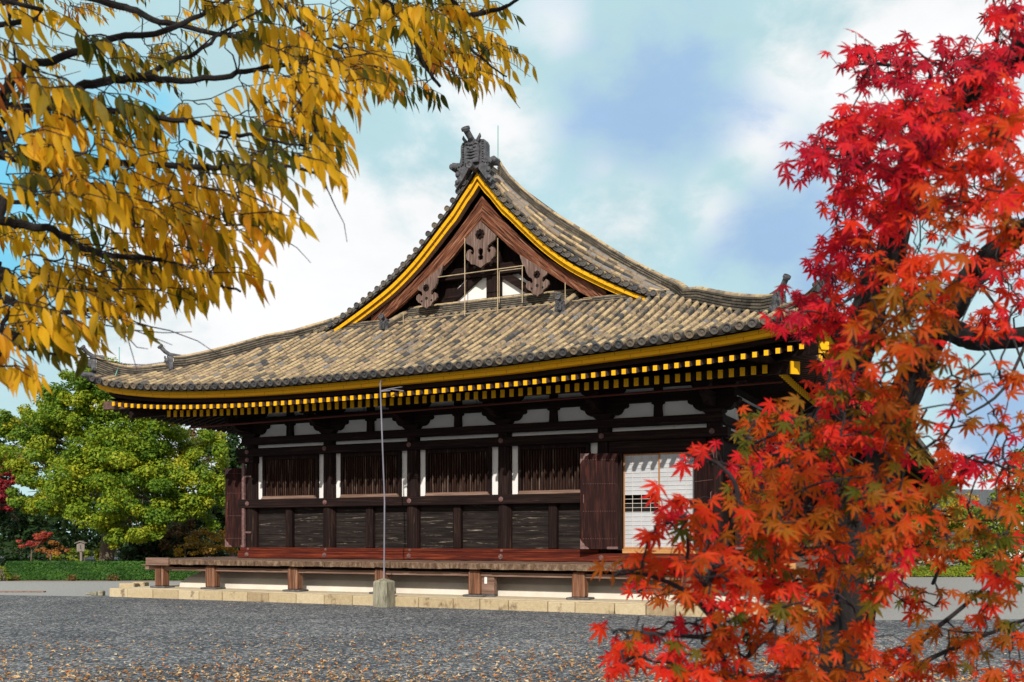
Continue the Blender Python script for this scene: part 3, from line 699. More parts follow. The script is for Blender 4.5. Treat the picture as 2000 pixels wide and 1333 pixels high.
for x in (-.48, .73): mb.tube([(XC+x, 1.55, 9.12), (XC+x, 1.55, 11.85 if x < 0 else 11.7)], .015, 6)
mb.tube([(XC+1.61, 1.55, 9.5), (XC+1.61, 1.55, 10.72)], .015, 6); mb.tube([(XC-2.85, 1.55, 9.1), (XC-2.85, 1.55, 9.6)], .012, 6); mb.tube([(XC+3.1, 1.55, 9.4), (XC+3.1, 1.55, 10.0)], .012, 6)
mb.tube([(XC-1.5, 1.56, 10.67), (XC+1.66, 1.56, 10.70)], .016, 6); mb.tube([(XC-3.1, 1.56, 9.32), (XC+4.0, 1.56, 9.40)], .014, 6)
mb.tube([(XC+.78, 1.56, 10.62), (XC+1.6, 1.56, 10.62)], .012, 6); mb.tube([(XC+.78, 1.56, 9.6), (XC+.78, 1.56, 10.6)], .012, 6)
obj('net_frame', mb, 'netpipe', P)
# carved pendants
R_ = [(0, 12.40), (.57, 11.86), (.53, 11.72), (.38, 11.64), (.27, 11.55), (.235, 11.43), (.27, 11.34), (.35, 11.33), (.37, 11.41), (.32, 11.46), (.40, 11.52), (.50, 11.47), (.55, 11.35), (.52, 11.19), (.40, 11.10), (.36, 11.02), (.22, 10.99), (.12, 10.93), (0, 10.86), (0, 11.12), (.08, 11.13), (.10, 11.22), (.05, 11.28), (.09, 11.36), (.09, 11.46), (0, 11.52)]
def rosette(c, r, parent):
    mb = MB(); mb.disc(c, (0, 1, 0), r*.75, .05, 16)
    for k in range(8): an = 2*pi*k/8; mb.ball((c[0]+cos(an)*r*.72, c[1]-.02, c[2]+sin(an)*r*.72), r*.3, .03, r*.3, 6, 4)
    mb.tube([(c[0], c[1], c[2]), (c[0], c[1]-.14, c[2])], [r*.36, r*.26], 6); obj('rosette', mb, 'dark_z', parent)
mb = MB()
for sg in (-1, 1):
    mb.prism([(u*sg, z) for u, z in R_], lambda u, z, k: (XC+u, 1.84 if k else 1.74, z))
g = obj('gable_pendant', mb, 'gegyo', P, bevel=.008); rosette((XC, 1.73, 11.97), .17, g)
S_ = [(1.42, 11.12), (1.50, 11.08), (2.42, 10.44), (2.36, 10.36), (2.24, 10.30), (2.21, 10.20), (2.26, 10.14), (2.31, 10.19), (2.35, 10.24), (2.44, 10.18), (2.46, 10.06), (2.38, 9.96), (2.27, 9.90), (2.22, 9.80), (2.10, 9.76), (2.05, 9.70), (2.0, 9.76), (1.88, 9.80), (1.83, 9.90), (1.72, 9.96), (1.64, 10.06), (1.66, 10.18), (1.75, 10.24), (1.79, 10.19), (1.84, 10.14), (1.89, 10.20), (1.86, 10.30), (1.74, 10.38), (1.66, 10.52), (1.62, 10.70), (1.52, 10.80)]
for sg in (-1, 1):
    mb = MB().prism([(u*sg, z) for u, z in S_], lambda u, z, k: (XC+u, 1.84 if k else 1.74, z))
    g = obj('gable_pendant', mb, 'gegyo', P, bevel=.006); rosette((XC+sg*2.05, 1.73, 10.42), .12, g)
    mb = MB()
    for px_, pz, rr in ((2.05, 10.06, .055), (1.86, 9.98, .035), (2.24, 9.98, .035)): mb.disc((XC+sg*px_, 1.737, pz), (0, 1, 0), rr, .008, 10)
    obj('pierced_hole', mb, 'dark', g)
# ------------------------------------------------------------------ eaves
def eave_strip(name, mat, y0, y1, zt, zb, x0, x1, n=60, parent=P, both=True, gaps=()):
    """board under the front eave following its curve; y = distances from the wall face, heights relative to the tile bed"""
    mb = MB(); xs = [x0+(x1-x0)*i/n for i in range(n+1)]; vs = []
    for x in xs:
        for z in (zt, zb):
            for y in (y0, y1): vs.append((x, y, 6.58+lift_f(x)*0.98+z))
    fs = []
    for i in range(n):
        if any(a < (xs[i]+xs[i+1])/2 < b for a, b in gaps): continue
        o = i*4; fs += [(o, o+4, o+6, o+2), (o+1, o+3, o+7, o+5), (o, o+1, o+5, o+4), (o+2, o+6, o+7, o+3)]
    fs += [(0, 2, 3, 1), (n*4, n*4+1, n*4+3, n*4+2)]
    mb.add(vs, fs)
    x = x0+.3
    while mat == 'yellow' and x < x1-.2:
        z = 6.58+lift_f(x)*.98; mb.add([(x, y0-.002, z+zt-.003), (x+.009, y0-.002, z+zt-.003), (x+.009, y0-.002, z+zb+.003), (x, y0-.002, z+zb+.003)], [(0, 1, 2, 3)], 0.0); x += random.choice((.62, .78, .7))
    return obj(name, mb, mat, parent)
def eave_strip_side(name, mat, d0, d1, zt, zb, sg, n=60):
    mb = MB(); ys = [-3.75+min(d0, d1)+0.0+(24*i/30 if i <= 30 else 24+(LEN-24)*(i-30)/(n-30)) for i in range(n+1)]; vs = []
    for y in ys:
        for z in (zt, zb):
            for d in (d0, d1): vs.append(((W+3.75-d) if sg > 0 else -3.75+d, y, 6.58+lift_s(y)*0.98+z))
    fs = []
    for i in range(n):
        o = i*4; fs += [(o, o+4, o+6, o+2), (o+1, o+3, o+7, o+5), (o, o+1, o+5, o+4), (o+2, o+6, o+7, o+3)]
    fs += [(0, 2, 3, 1), (n*4, n*4+1, n*4+3, n*4+2)]
    mb.add(vs, fs); return obj(name, mb, mat, P)
eave_strip('eave_underboard', 'dark_x', -3.62, -3.2, .00, -.06, -3.62, 20.02)
eave_strip('yellow_eave_board', 'yellow', -3.50, -3.2, -.085, -.175, -3.50, 19.90, 70)
eave_strip('yellow_eave_board', 'yellow', -3.44, -3.2, -.178, -.268, -3.42, 19.82, 70)
eave_strip('dark_eave_board', 'dark_x', -3.19, -2.6, -.02, -.40, -3.2, 19.6)
for sg in (1, -1):
    eave_strip_side('eave_underboard', 'dark_y', .13, .55, .00, -.06, sg)
    eave_strip_side('yellow_eave_board', 'yellow', .25, .55, -.062, -.17, sg)
    eave_strip_side('yellow_eave_board', 'yellow', .31, .55, -.172, -.275, sg)
    eave_strip_side('dark_eave_board', 'dark_y', .60, 1.1, -.02, -.46, sg)
# rafters: yellow-painted ends
def rafter_mesh(length, slope, w, h):
    mb = MB(); vs = []
    for y, dz in ((0, 0), (length, slope*length)):
        for x in (-w/2, w/2):
            for z in (-h/2, h/2): vs.append((x, y, z+dz))
    return mb.add(vs, [(0, 1, 3, 2), (4, 6, 7, 5), (0, 4, 5, 1), (2, 3, 7, 6), (1, 5, 7, 3), (0, 2, 6, 4)])
RF = {}
def rafter(kind, origin, rot):
    if kind not in RF:
        ln, slp, w, h = ((2.05, .22, .098, .122) if kind == 'flying_rafter' else (2.75, .24, .115, .205))
        m = rafter_mesh(ln, slp, w, h); r = obj(kind, m, 'rafter' if kind == 'flying_rafter' else 'dark_y', P, origin=(0, 0, 0))
        c = MB().box(-w/2-.004, w/2+.004, -.022, .012, -h/2-.004, h/2+.004); obj('end_cap', c, 'yellow', r, origin=(0, 0, 0)); RF[kind] = r; first = True
    else: r = dup(RF[kind], origin, P); first = False
    r.location = Vector(origin)-WL[P.name]; r.rotation_euler = (0, 0, rot); return r
for i in range(81):
    x = -2.88+.2785*i; rafter('flying_rafter', (x, -3.30, 6.045+lift_f(x)*.78), 0)
for i in range(71):
    x = -1.5+.283*i; rafter('base_rafter', (x, -2.22, 6.02+lift_f(x)*.42), 0)
for i in range(18):
    y = -2.85+.28*i; rafter('flying_rafter', (W+3.30, y, 6.045+lift_s(y)*.78), pi/2)
for i in range(24):
    y = -1.9+.283*i; rafter('base_rafter', (W+2.22, y, 6.02+lift_s(y)*.42), pi/2)
def far_rafters(name, x0, ln, slp, w, h, z0, ys, sg):
    mb = MB(); cap = MB()
    for y in ys:
        xa, xb = (W+x0, W+x0-ln) if sg > 0 else (-x0, -x0+ln); z = z0+lift_s(y)*.5
        vs = [(x, yy, zz+dz) for x, dz in ((xa, 0), (xb, slp*ln)) for yy in (y-w/2, y+w/2) for zz in (z-h/2, z+h/2)]
        mb.add(vs, [(0, 1, 3, 2), (4, 6, 7, 5), (0, 4, 5, 1), (2, 3, 7, 6), (1, 5, 7, 3), (0, 2, 6, 4)])
        xx = xa+.015*sg; cap.add([(xx, y-w/2, z-h/2), (xx, y+w/2, z-h/2), (xx, y+w/2, z+h/2), (xx, y-w/2, z+h/2)], [(0, 1, 2, 3)])
    o = obj(name, mb, 'dark_x', P, kind='stuff'); obj('end_cap', cap, 'yellow', o, kind='stuff')
far_rafters('far_flying_rafters', 3.30, 2.05, .22, .125, .15, 6.045, [-2.85+.28*i for i in range(18, 340)], 1)
far_rafters('far_base_rafters', 2.22, 2.75, .24, .115, .185, 6.02, [-1.9+.283*i for i in range(24, 330)], 1)
far_rafters('far_flying_rafters', 3.30, 2.05, .22, .125, .15, 6.045, [-2.85+.28*i for i in range(60)], -1)
far_rafters('far_base_rafters', 2.22, 2.75, .24, .115, .185, 6.02, [-1.9+.283*i for i in range(60)], -1)
# boarding above the rafters, closing the roof from below
mb = MB()
def soff(x0, x1, ya, za, yb, zb, n=40):
    xs = [x0+(x1-x0)*i/n for i in range(n+1)]; vs = []
    for x in xs:
        l = lift_f(x); vs += [(x, ya, za+l*.72), (x, yb, zb+l*.3)]
    mb.add(vs, [(2*i, 2*i+1, 2*i+3, 2*i+2) for i in range(n)])
soff(-3.4, 19.8, -3.18, 6.16, -1.9, 6.50); soff(-2.4, 18.8, -2.25, 6.13, .5, 6.86)
for sg in (1, -1):
    X = lambda d: W+d if sg > 0 else -d
    ys = [-3.2+i*1.0 for i in range(20)]+[17+i*8.0 for i in range(11)]; vs = []
    for y in ys: vs += [(X(3.18), y, 6.16+lift_s(y)*.72), (X(1.9), y, 6.48+lift_s(y)*.3), (X(2.25), y, 6.13+lift_s(y)*.42), (X(-.5), y, 6.86)]
    fs = []
    for i in range(len(ys)-1): o = i*4; fs += [(o, o+1, o+5, o+4), (o+2, o+3, o+7, o+6)]
    mb.add(vs, fs)
obj('eave_ceiling', mb, 'dark_y', P)
# diagonal corner rafters
for sg in (-1, 1):
    cx = lambda q: W+q if sg > 0 else -q
    for q0, q1, z0, z1, w, h, nm in (((3.55 if sg > 0 else 3.32), .2, 6.42 if sg > 0 else 6.36, 6.75, .24, .26, 'corner_rafter'), (2.75, .1, 6.12, 6.6, .24, .30, 'lower_corner_rafter')):
        a, b = Vector((cx(q0), -q0, z0)), Vector((cx(q1), -q1, z1)); d = (b-a).normalized(); s = Vector((d.y, -d.x, 0)).normalized(); u = Vector((0, 0, 1))
        mb = MB(); vs = [p+s*i*w/2+u*k*h/2 for p in (a, b) for i in (-1, 1) for k in (-1, 1)]
        mb.add(vs, [(0, 1, 3, 2), (4, 6, 7, 5), (0, 4, 5, 1), (2, 3, 7, 6), (1, 5, 7, 3), (0, 2, 6, 4)])
        o = obj(nm, mb, 'rafter' if (sg < 0 and nm == 'corner_rafter') else 'dark_x', P)
        if sg > 0:
            mb = MB(); e = a-d*.02; vs = [p+s*i*(w/2+.006)+u*k*(h/2+.006) for p in (e, e+d*.05) for i in (-1, 1) for k in (-1, 1)]
            mb.add(vs, [(0, 1, 3, 2), (4, 6, 7, 5), (0, 4, 5, 1), (2, 3, 7, 6), (1, 5, 7, 3), (0, 2, 6, 4)]); obj('end_cap', mb, 'yellow', o)

# ------------------------------------------------------------------ walls and frame
CYc = .25                                       # column centre line
cols = []
for i in range(6):
    x = BAY*i; mb = MB().tube([(x, CYc, 1.15), (x, CYc, 3.0), (x, CYc, 5.46)], [.235, .235, .225], 20)
    if i == 0: c0 = obj('column', mb, 'dark_z', P, origin=(x, CYc, 3.0), smooth=False); cols.append(c0)
    else: cols.append(dup(c0, (x, CYc, 3.0), P))
for k in range(1, 16):
    dup(c0, (W, CYc+BAY*k, 3.0), P)
    if k < 3: dup(c0, (0, CYc+BAY*k, 3.0), P)
obj('inner_core', MB().box(.1, W-.1, .62, LEN-4, .9, 6.85), 'dark', P)
obj('end_wall', MB().box(-.1, W+.1, LEN-4, LEN-3.8, .9, 6.85), 'dark_z', P)
bm_ = lambda nm, x0, x1, y0, y1, z0, z1, mt='dark_x', bv=.015: obj(nm, MB().box(x0, x1, y0, y1, z0, z1), mt, P, bevel=bv)
bm_('sill_beam', -.42, 16.66, -.08, .3, 1.26, 1.51, 'redsill'); bm_('upper_sill', -.36, 13.0, -.02, .3, 1.512, 1.625, 'redsill')
bm_('upper_sill', 13.75, 15.85, -.05, .3, 1.512, 1.60, 'newplank'); bm_('upper_sill', 15.86, 16.72, -.10, .3, 1.512, 1.62, 'newplank')
bm_('middle_rail', -.42, 13.05, -.06, .32, 3.0, 3.295)
bm_('upper_rail', -.45, 16.85, -.08, .32, 4.79, 5.06); bm_('rail_end', -.42, .26, -.06, .32, 4.56, 4.785)
bm_('head_beam', -.3, 16.7, -.03, .34, 5.20, 5.45); bm_('bracket_beam', -.6, 17.0, .05, .4, 5.885, 6.135); bm_('wall_plate', -.9, 17.3, .0, .45, 6.31, 6.62)
obj('plaster_band', MB().box(.1, 16.3, .26, .34, 5.05, 5.21), 'white', P)
mb = MB().box(.1, 16.3, .27, .36, 5.44, 5.9); obj('frieze_plaster', mb, 'white', P)
obj('upper_frieze_plaster', MB().box(.1, 16.3, .27, .36, 6.12, 6.32), 'white', P)
obj('purlin', MB().box(-1.6, 18.0, -1.12, -.92, 6.28, 6.50), 'dark_x', P, bevel=.01)
# bracket arms over every column
A1 = [(-.27, 5.56), (-.42, 5.565), (-.50, 5.60), (-.56, 5.66), (-.60, 5.74), (-.70, 5.76), (-.74, 5.80), (-.74, 5.89)]
A2 = [(-.27, 6.12), (-.48, 6.14), (-.60, 6.22), (-.66, 6.32)]
def mir(h): return h+[(-u, z) for u, z in reversed(h)]
def bracket(x):
    b = MB().xz([(-.20, 5.45), (-.30, 5.53), (-.30, 5.60), (.30, 5.60), (.30, 5.53), (.20, 5.45)], .0, .5); br = obj('bracket', MB_shift(b, x), 'dark_x', P, bevel=.01)
    obj('bracket_arm', MB_shift(MB().xz(mir(A1), .08, .42), x), 'dark_x', br, bevel=.01)
    obj('bracket_arm', MB_shift(MB().xz(mir(A2), .10, .42), x), 'dark_x', br, bevel=.01)
    pr = [(.1, 5.62), (-.5, 5.64), (-.72, 5.70), (-.86, 5.80), (-1.12, 5.84), (-1.12, 6.02), (.1, 6.05)]
    obj('projecting_arm', MB().prism(pr, lambda u, z, k: (x+(.09 if k else -.09), u, z)), 'dark_y', br, bevel=.01)
    obj('bearing_block', MB().xz([(x-.16, 6.02), (x-.22, 6.10), (x-.22, 6.28), (x+.22, 6.28), (x+.22, 6.10), (x+.16, 6.02)], -1.2, -.86), 'dark_x', br, bevel=.008)
def MB_shift(m, x):
    m.v = [(p[0]+x, p[1], p[2]) for p in m.v]; return m
for i in range(6): bracket(BAY*i)
for i in range(5):
    x = BAY*(i+.5)
    obj('frieze_strut', MB().xz([(x-.13, 5.44), (x-.115, 5.80), (x-.19, 5.84), (x-.19, 5.89), (x+.19, 5.89), (x+.19, 5.84), (x+.115, 5.80), (x+.13, 5.44)], .14, .3), 'dark_z', P, bevel=.008)
    obj('frieze_strut', MB().xz([(x-.12, 6.12), (x-.12, 6.33), (x+.12, 6.33), (x+.12, 6.12)], .14, .3), 'dark_z', P, bevel=.008)
# bays
def studs_plate(mb, x, z0, z1, n, y): pass
for i in range(5):
    x0, x1 = BAY*i, BAY*(i+1); xm = (x0+x1)/2
    if i < 4:
        for a, b in ((x0+.2, xm-.13), (xm+.13, x1-.2)):
            mb = MB(); z = 1.62; hs = [random.uniform(.17, .30) for _ in range(6)]; sc = 1.40/sum(hs)
            for h in hs: mb.box(a, b, .27+random.uniform(0, .012), .36, z+.004, z+h*sc-.004, rt()); z += h*sc
            obj('wall_panel', mb, 'board', P)
        obj('panel_strut', MB().box(xm-.14, xm+.14, .10, .36, 1.62, 3.02), 'dark_z', P, bevel=.03)
        for a in (x0+.22, x1-.47): obj('plaster_strip', MB().box(a, a+.25, .27, .36, 3.29, 4.80), 'white', P)
        fr_ = MB(); a, b = x0+.465, x1-.465
        fr_.box(a, a+.11, .16, .36, 3.29, 4.80).box(b-.11, b, .16, .36, 3.29, 4.80).box(a+.11, b-.11, .16, .36, 4.66, 4.80)
        wn = obj('lattice_window', fr_, 'dark_z', P, bevel=.01)
        obj('window_sill', MB().xz([(a+.02, 3.292), (a+.10, 3.40), (b-.10, 3.40), (b-.02, 3.292)], .06, .3), 'plank', wn, bevel=.006)
        obj('window_backing', MB().box(a+.1, b-.1, .34, .37, 3.35, 4.7), 'dark_z', wn)
        mb = MB(); n = 24
        for k in range(n):
            x = a+.14+(b-a-.28)*k/(n-1); mb.add([(x-.024, .26, 3.38), (x+.002, .215, 3.38), (x+.024, .26, 3.38), (x-.024, .26, 4.68), (x+.002, .215, 4.68), (x+.024, .26, 4.68)], [(0, 1, 4, 3), (1, 2, 5, 4)])
        obj('lattice_bars', mb, 'lattice', wn)
# hexagonal nail covers
nc = None
def nail(x, y, z, r=.085, par=P, rot=0):
    global nc
    if nc is None:
        mb = MB(); n = 6
        R0 = [(cos(2*pi*k/n+pi/6), sin(2*pi*k/n+pi/6)) for k in range(n)]
        vs = [(u*.085, 0, w*.085) for u, w in R0]+[(u*.08, -.02, w*.08) for u, w in R0]+[(u*.05, -.026, w*.05) for u, w in R0]+[(u*.035, -.05, w*.035) for u, w in R0]
        fs = [(q*n+k, q*n+(k+1) % n, (q+1)*n+(k+1) % n, (q+1)*n+k) for q in range(3) for k in range(n)]+[tuple(range(3*n, 4*n))]
        mb.add(vs, fs)
        for k in range(6): an = pi/3*k; mb.ball((cos(an)*.062, -.022, sin(an)*.062), .016, .012, .016, 6, 4)
        nc = obj('nail_cover', mb, 'metal', P, origin=(0, 0, 0)); o = nc
    else: o = dup(nc, (x, y, z), P)
    o.location = Vector((x, y, z))-WL[P.name]; o.scale = (r/.085,)*3; return o
for i in range(6): nail(BAY*i, -.082, 4.945)
nail(0, -.063, 4.67); nail(0, -.022, 1.57, .05)
for i in range(4): nail(BAY*i, -.063, 3.15)
for i in range(5): nail(BAY*i, -.083, 1.385)
for i in range(1, 4): nail(BAY*i, -.022, 1.57, .05)
# metal straps on the left corner column
mb = MB().box(-.27, -.16, -.03, .05, 1.63, 3.0).box(-.27, -.16, -.03, .05, 3.3, 4.56)
for z in (2.15, 4.1): mb.box(-.16, .12, -.012, .02, z-.03, z+.03)
obj('corner_strap', mb, 'metal', P)
# fifth bay: lintel, jambs, sliding paper screens, folded door leaves
x0 = BAY*4
bm_('door_lintel', x0+.2, W-.2, .02, .34, 4.46, 4.79); obj('door_jamb', MB().box(x0+.2, x0+.58, .06, .34, 1.60, 4.46), 'dark_z', P, bevel=.01); obj('door_jamb', MB().box(15.86, W-.2, .06, .34, 1.60, 4.46), 'dark_z', P, bevel=.01)
obj('screen_rail', MB().box(x0+.58, 15.86, .1, .3, 1.60, 1.645), 'shojiwood', P); obj('screen_rail', MB().box(x0+.58, 15.86, .1, .3, 4.42, 4.458), 'dark_x', P)
def screen(a, b, y, openrows):
    z0, z1 = 1.65, 4.41; rows, ncol = 21, 4
    fr_ = MB().box(a, a+.035, y, y+.035, z0, z1).box(b-.035, b, y, y+.035, z0, z1).box(a+.035, b-.035, y, y+.035, z0, z0+.05).box(a+.035, b-.035, y, y+.035, z1-.04, z1)
    s = obj('paper_screen', fr_, 'shojiwood', P)
    zz = lambda r: z0+.05+(z1-z0-.09)*r/rows
    mb = MB(); st = 0
    for r in range(rows):
        if r in openrows: continue
        mb.add([(a+.03, y+.028, zz(r)), (b-.03, y+.028, zz(r)), (b-.03, y+.028, zz(r+1)), (a+.03, y+.028, zz(r+1))], [(0, 1, 2, 3)])
    obj('screen_paper', mb, 'paper', s)
    mb = MB()
    for r in range(1, rows): mb.box(a+.03, b-.03, y+.010, y+.022, zz(r)-.006, zz(r)+.006)
    for c in range(1, ncol): x = a+(b-a)*c/ncol; mb.box(x-.006, x+.006, y+.006, y+.020, z0+.04, z1-.03)
    obj('screen_bars', mb, 'shojibar', s)
screen(13.71, 14.80, .20, (8, 9, 10, 11)); screen(14.79, 15.87, .15, ())
def leaf(hx, hy, fx, fy, parent=P, z0=1.64, z1=4.42, name='door_leaf'):
    """heavy door leaf from its hinge (hx, hy) to its free edge (fx, fy), with stud rows, corner plates and a pull"""
    h = Vector((hx, hy, 0)); d = Vector((fx-hx, fy-hy, 0)); wd = d.length; d.normalize(); nrm = Vector((d.y, -d.x, 0))
    q = lambda u, v, z: h+d*u+nrm*v+Vector((0, 0, z))
    mb = MB(); npl = 5
    for k in range(npl):
        a, b = wd*k/npl+.002, wd*(k+1)/npl-.002; vs = [q(u, v, z) for z in (z0, z1) for v in (-.03, .03+random.uniform(0, .004)) for u in (a, b)]
        mb.add(vs, [(0, 2, 3, 1), (4, 5, 7, 6), (0, 1, 5, 4), (2, 6, 7, 3), (0, 4, 6, 2), (1, 3, 7, 5)], rt())
    o = obj(name, mb, 'door', parent)
    mb = MB()
    for side in (-1, 1):
        for z in (z0+.30, z0+1.10, z0+1.90, z1-.18):
            for k in range(14): p = q(.10+(wd-.2)*k/13, side*.034, z); mb.ball(p, .013, .013, .013, 6, 4)
    obj('stud_row', mb, 'metal', o)
    for side in (-1, 1):
        for (u0, zc, sz) in ((wd, z0, 1), (wd, z1, -1)):
            pts = [(u0+.004, zc), (u0-.26, zc), (u0-.22, zc+sz*.05), (u0-.15, zc+sz*.08), (u0-.10, zc+sz*.17), (u0-.05, zc+sz*.20), (u0+.004, zc+sz*.30)]
            obj('corner_plate', MB().prism(pts, lambda u, z, k: q(u, side*(.040 if k else .034), z)), 'metal', o)
        obj('hinge_plate', MB().prism([(0, z0), (0, z0+.07), (.30, z0+.07), (.33, z0+.035), (.30, z0)], lambda u, z, k: q(u, side*(.042 if k else .034), z)), 'metal', o)
        mb = MB(); u = wd-.1; mb.tube([q(u, side*.04, z0+1.32), q(u, side*.075, z0+1.34), q(u, side*.075, z0+1.56), q(u, side*.04, z0+1.58)], .011, 6); obj('pull_handle', mb, 'metal', o)
    return o
leaf(13.66, -.14, 12.60, -.42); leaf(15.93, -.10, 16.72, -.98)
leaf(-.28, .40, -1.15, .15); leaf(W+.45, .75, W+1.25, 1.15)
for k in range(1, 7):
    y = CYc+BAY*k
    leaf(W+.28, y-.55, W+.95, y-1.1); leaf(W+.28, y+.55, W+1.0, y+.75)
# the long sides, seen past the corner
for sg in (1, -1):
    X = W+.04 if sg > 0 else -.04
    obj('side_wall', MB().box(min(X, X-sg*.15), max(X, X-sg*.15), .3, LEN-4, 1.6, 5.2), 'dark_z', P)
    obj('side_sill_beam', MB().box(min(X, X+sg*.22), max(X, X+sg*.22), .1, LEN-4, 1.26, 1.62), 'redsill' if sg < 0 else 'dark_y', P)
    obj('side_rail', MB().box(min(X, X+sg*.22), max(X, X+sg*.22), .33, LEN-4, 4.79, 5.06), 'dark_y', P)
    obj('side_head_beam', MB().box(min(X, X+sg*.2), max(X, X+sg*.2), .35, LEN-4, 5.2, 5.45), 'dark_y', P)
    obj('side_bracket_beam', MB().box(min(X, X+sg*.15), max(X, X+sg*.15), .42, LEN-4, 5.885, 6.135), 'dark_y', P)
    obj('side_wall_plate', MB().box(min(X-sg*.2, X+sg*.15), max(X-sg*.2, X+sg*.15), .46, LEN-4, 6.31, 6.8), 'dark_y', P)
    obj('side_frieze_plaster', MB().box(min(X, X-sg*.15), max(X, X-sg*.15), .37, LEN-4, 5.45, 6.31), 'white', P)
    obj('side_plaster_band', MB().box(min(X, X+sg*.05), max(X, X+sg*.05), .37, LEN-4, 5.06, 5.2), 'white', P)
    for k in range(1, 14):
        y = CYc+BAY*k; mb = MB(); mb.prism(mir(A1), lambda u, z, q: (X+sg*(.24 if q else 0.01), y+u, z)); obj('side_bracket_arm', mb, 'dark_y', P)
# hanging pipe under the front eave
mb = MB(); mb.tube([(-1.55, -1.2, 5.75), (18.55, -1.2, 6.03)], .035, 6)
hp = obj('hanging_pipe', mb, 'rust', P)
for x in (.3, 3.3, 5.6, 7.3, 9.6, 12.2, 15.2, 17.9):
    z = 5.75+.28*(x+1.55)/20.1; obj('pipe_hanger', MB().tube([(x, -1.2, z), (x, -1.2, 6.45)], .010, 5), 'dark', hp)

# ------------------------------------------------------------------ veranda
mb = MB(); x = -1.2
while x < 18.05:
    w = random.uniform(.26, .44); x2 = min(x+w, 18.08); dz = random.uniform(-.008, .008); dy = random.uniform(-.015, .015)
    mb.box(x+.003, x2-.003, -2.5+dy, .1, 1.11, 1.25+dz, rt()); x = x2
dk = obj('veranda_deck', mb, 'deck', P)
mb = MB(); x = -1.2
while x < 18.0:
    w = random.uniform(.18, .5); x2 = min(x+w, 18.08); mb.box(x+.003, x2-.003, -2.535+random.uniform(-.008, .008), -2.516, 1.085+random.uniform(-.012, .01), 1.238, rt()); x = x2
obj('board_ends', mb, 'deckend', dk)
mb = MB()
for k in range(5): mb.box(-2.2+.2*k+.003, -2.2+.2*(k+1)-.003, -2.45, 60, 1.10, 1.262+random.uniform(-.006, .006), rt())
mb.box(-1.2, -.1, .1, 60, 1.10, 1.25); obj('side_deck', mb, 'deck', P)
mb = MB()
for k in range(8): mb.box(18.08+.13*k+.003, 18.08+.13*(k+1)-.003, -2.45, 90, 1.12, 1.30+random.uniform(-.006, .006), rt())
mb.box(W+.1, 18.07, .1, 90, 1.10, 1.25); obj('side_deck', mb, 'deck', P)
obj('end_plank', MB().box(-2.22, -1.22, -2.56, -2.44, 1.045, 1.30), 'plank', P, bevel=.012, label='reddish grey thick end plank')
obj('end_beam', MB().box(-2.50, -1.45, -2.30, -2.06, .885, 1.035), 'plank', P, bevel=.012); obj('end_beam_cover', MB().box(-2.62, -1.95, -2.34, -2.02, 1.036, 1.062), 'plank', P)
obj('end_plank', MB().box(18.09, 19.12, -2.58, -2.44, 1.13, 1.345), 'newplank', P, bevel=.012, label='new pale orange end plank')
obj('end_beam', MB().box(18.75, 19.25, -2.30, -2.06, .86, 1.05), 'plank', P, bevel=.012)
obj('veranda_rail', MB().box(-1.9, 18.6, -2.28, -2.10, .865, .985), 'plank', P, bevel=.01)
obj('deck_joist', MB().box(-1.9, 18.6, -2.05, -1.9, .95, 1.10), 'dark_x', P)
for sx in (-2.08, 18.62): obj('side_veranda_rail', MB().box(sx-.08, sx+.08, -2.0, 60, .865, .985), 'dark_y', P)
vp = None
def vpost(x, y):
    global vp
    if vp is None:
        mb = MB(); h = .185
        mb.prism([(-h, .34), (-h, 1.0), (-h+.05, 1.045), (h-.05, 1.045), (h, 1.0), (h, .34)], lambda u, z, k: (u, .17 if k else -.17, z))
        mb.v = [(p[0], p[1], p[2]) for p in mb.v]
        vp = obj('veranda_post', mb, 'post', P, origin=(0, 0, 0), bevel=.045)
        obj('foot_stone', MB().box(-.33, .33, -.24, .27, .285, .345), 'darkstone', vp, origin=(0, 0, 0), bevel=.02); o = vp
    else: o = dup(vp, (x, y, 0), P)
    o.location = Vector((x, y, 0))-WL[P.name]; return o
for x in (-1.83, .37, 3.70, 6.92, 10.10, 13.30, 16.35, 18.62): vpost(x, -2.2)
for k in range(10):
    vpost(18.62, .3+BAY*.5*k)
    if k < 6: vpost(-1.83, 1.1+BAY*k)
# slatted screen under the deck at the left
mb = MB()
for k in range(9): mb.box(-1.75+.16*k, -1.68+.16*k, 1.3, 1.36, .3, 1.05)
obj('under_deck_slats', mb, 'rust', P)
# plaster mound and stone platform
mprof = [(0, .28), (.02, .45), (.20, .62), (.52, .80), (.95, .94), (1.3, .98)]
mb = MB(); vs = []; 
ring = lambda i, z: [(-1.62+i, -1.62+i, z), (18.02-i, -1.62+i, z), (18.02-i, 90, z), (-1.62+i, 90, z)]
for i, z in mprof: vs += ring(i, z)
fs = [(q*4+k, q*4+(k+1) % 4, (q+1)*4+(k+1) % 4, (q+1)*4+k) for q in range(len(mprof)-1) for k in range(4)]+[tuple(range(20, 24))]
obj('plaster_mound', MB().add(vs, fs), 'mound', P)
px0, px1 = -3.2, 19.6
obj('platform_top', MB().box(px0+.28, px1-.28, -2.92, 92, .05, .284), M('platform_mortar', [(0.3, (.50, .42, .29)), (.7, (.68, .60, .46))], 6, (1, 1, 1), 8, .7, .95, .3, .01), P)
mb = MB(); x = px0
while x < px1-.01:
    w = random.uniform(.78, 1.25); x2 = min(x+w, px1); x2 = px1 if px1-x2 < .4 else x2
    mb.box(x+.011, x2-.011, -3.2+random.uniform(-.012, .012), -2.915, -.1, .275+random.uniform(-.008, .008), rt()); x = x2
pk = obj('platform_kerb', mb, 'stone', P, bevel=.018)
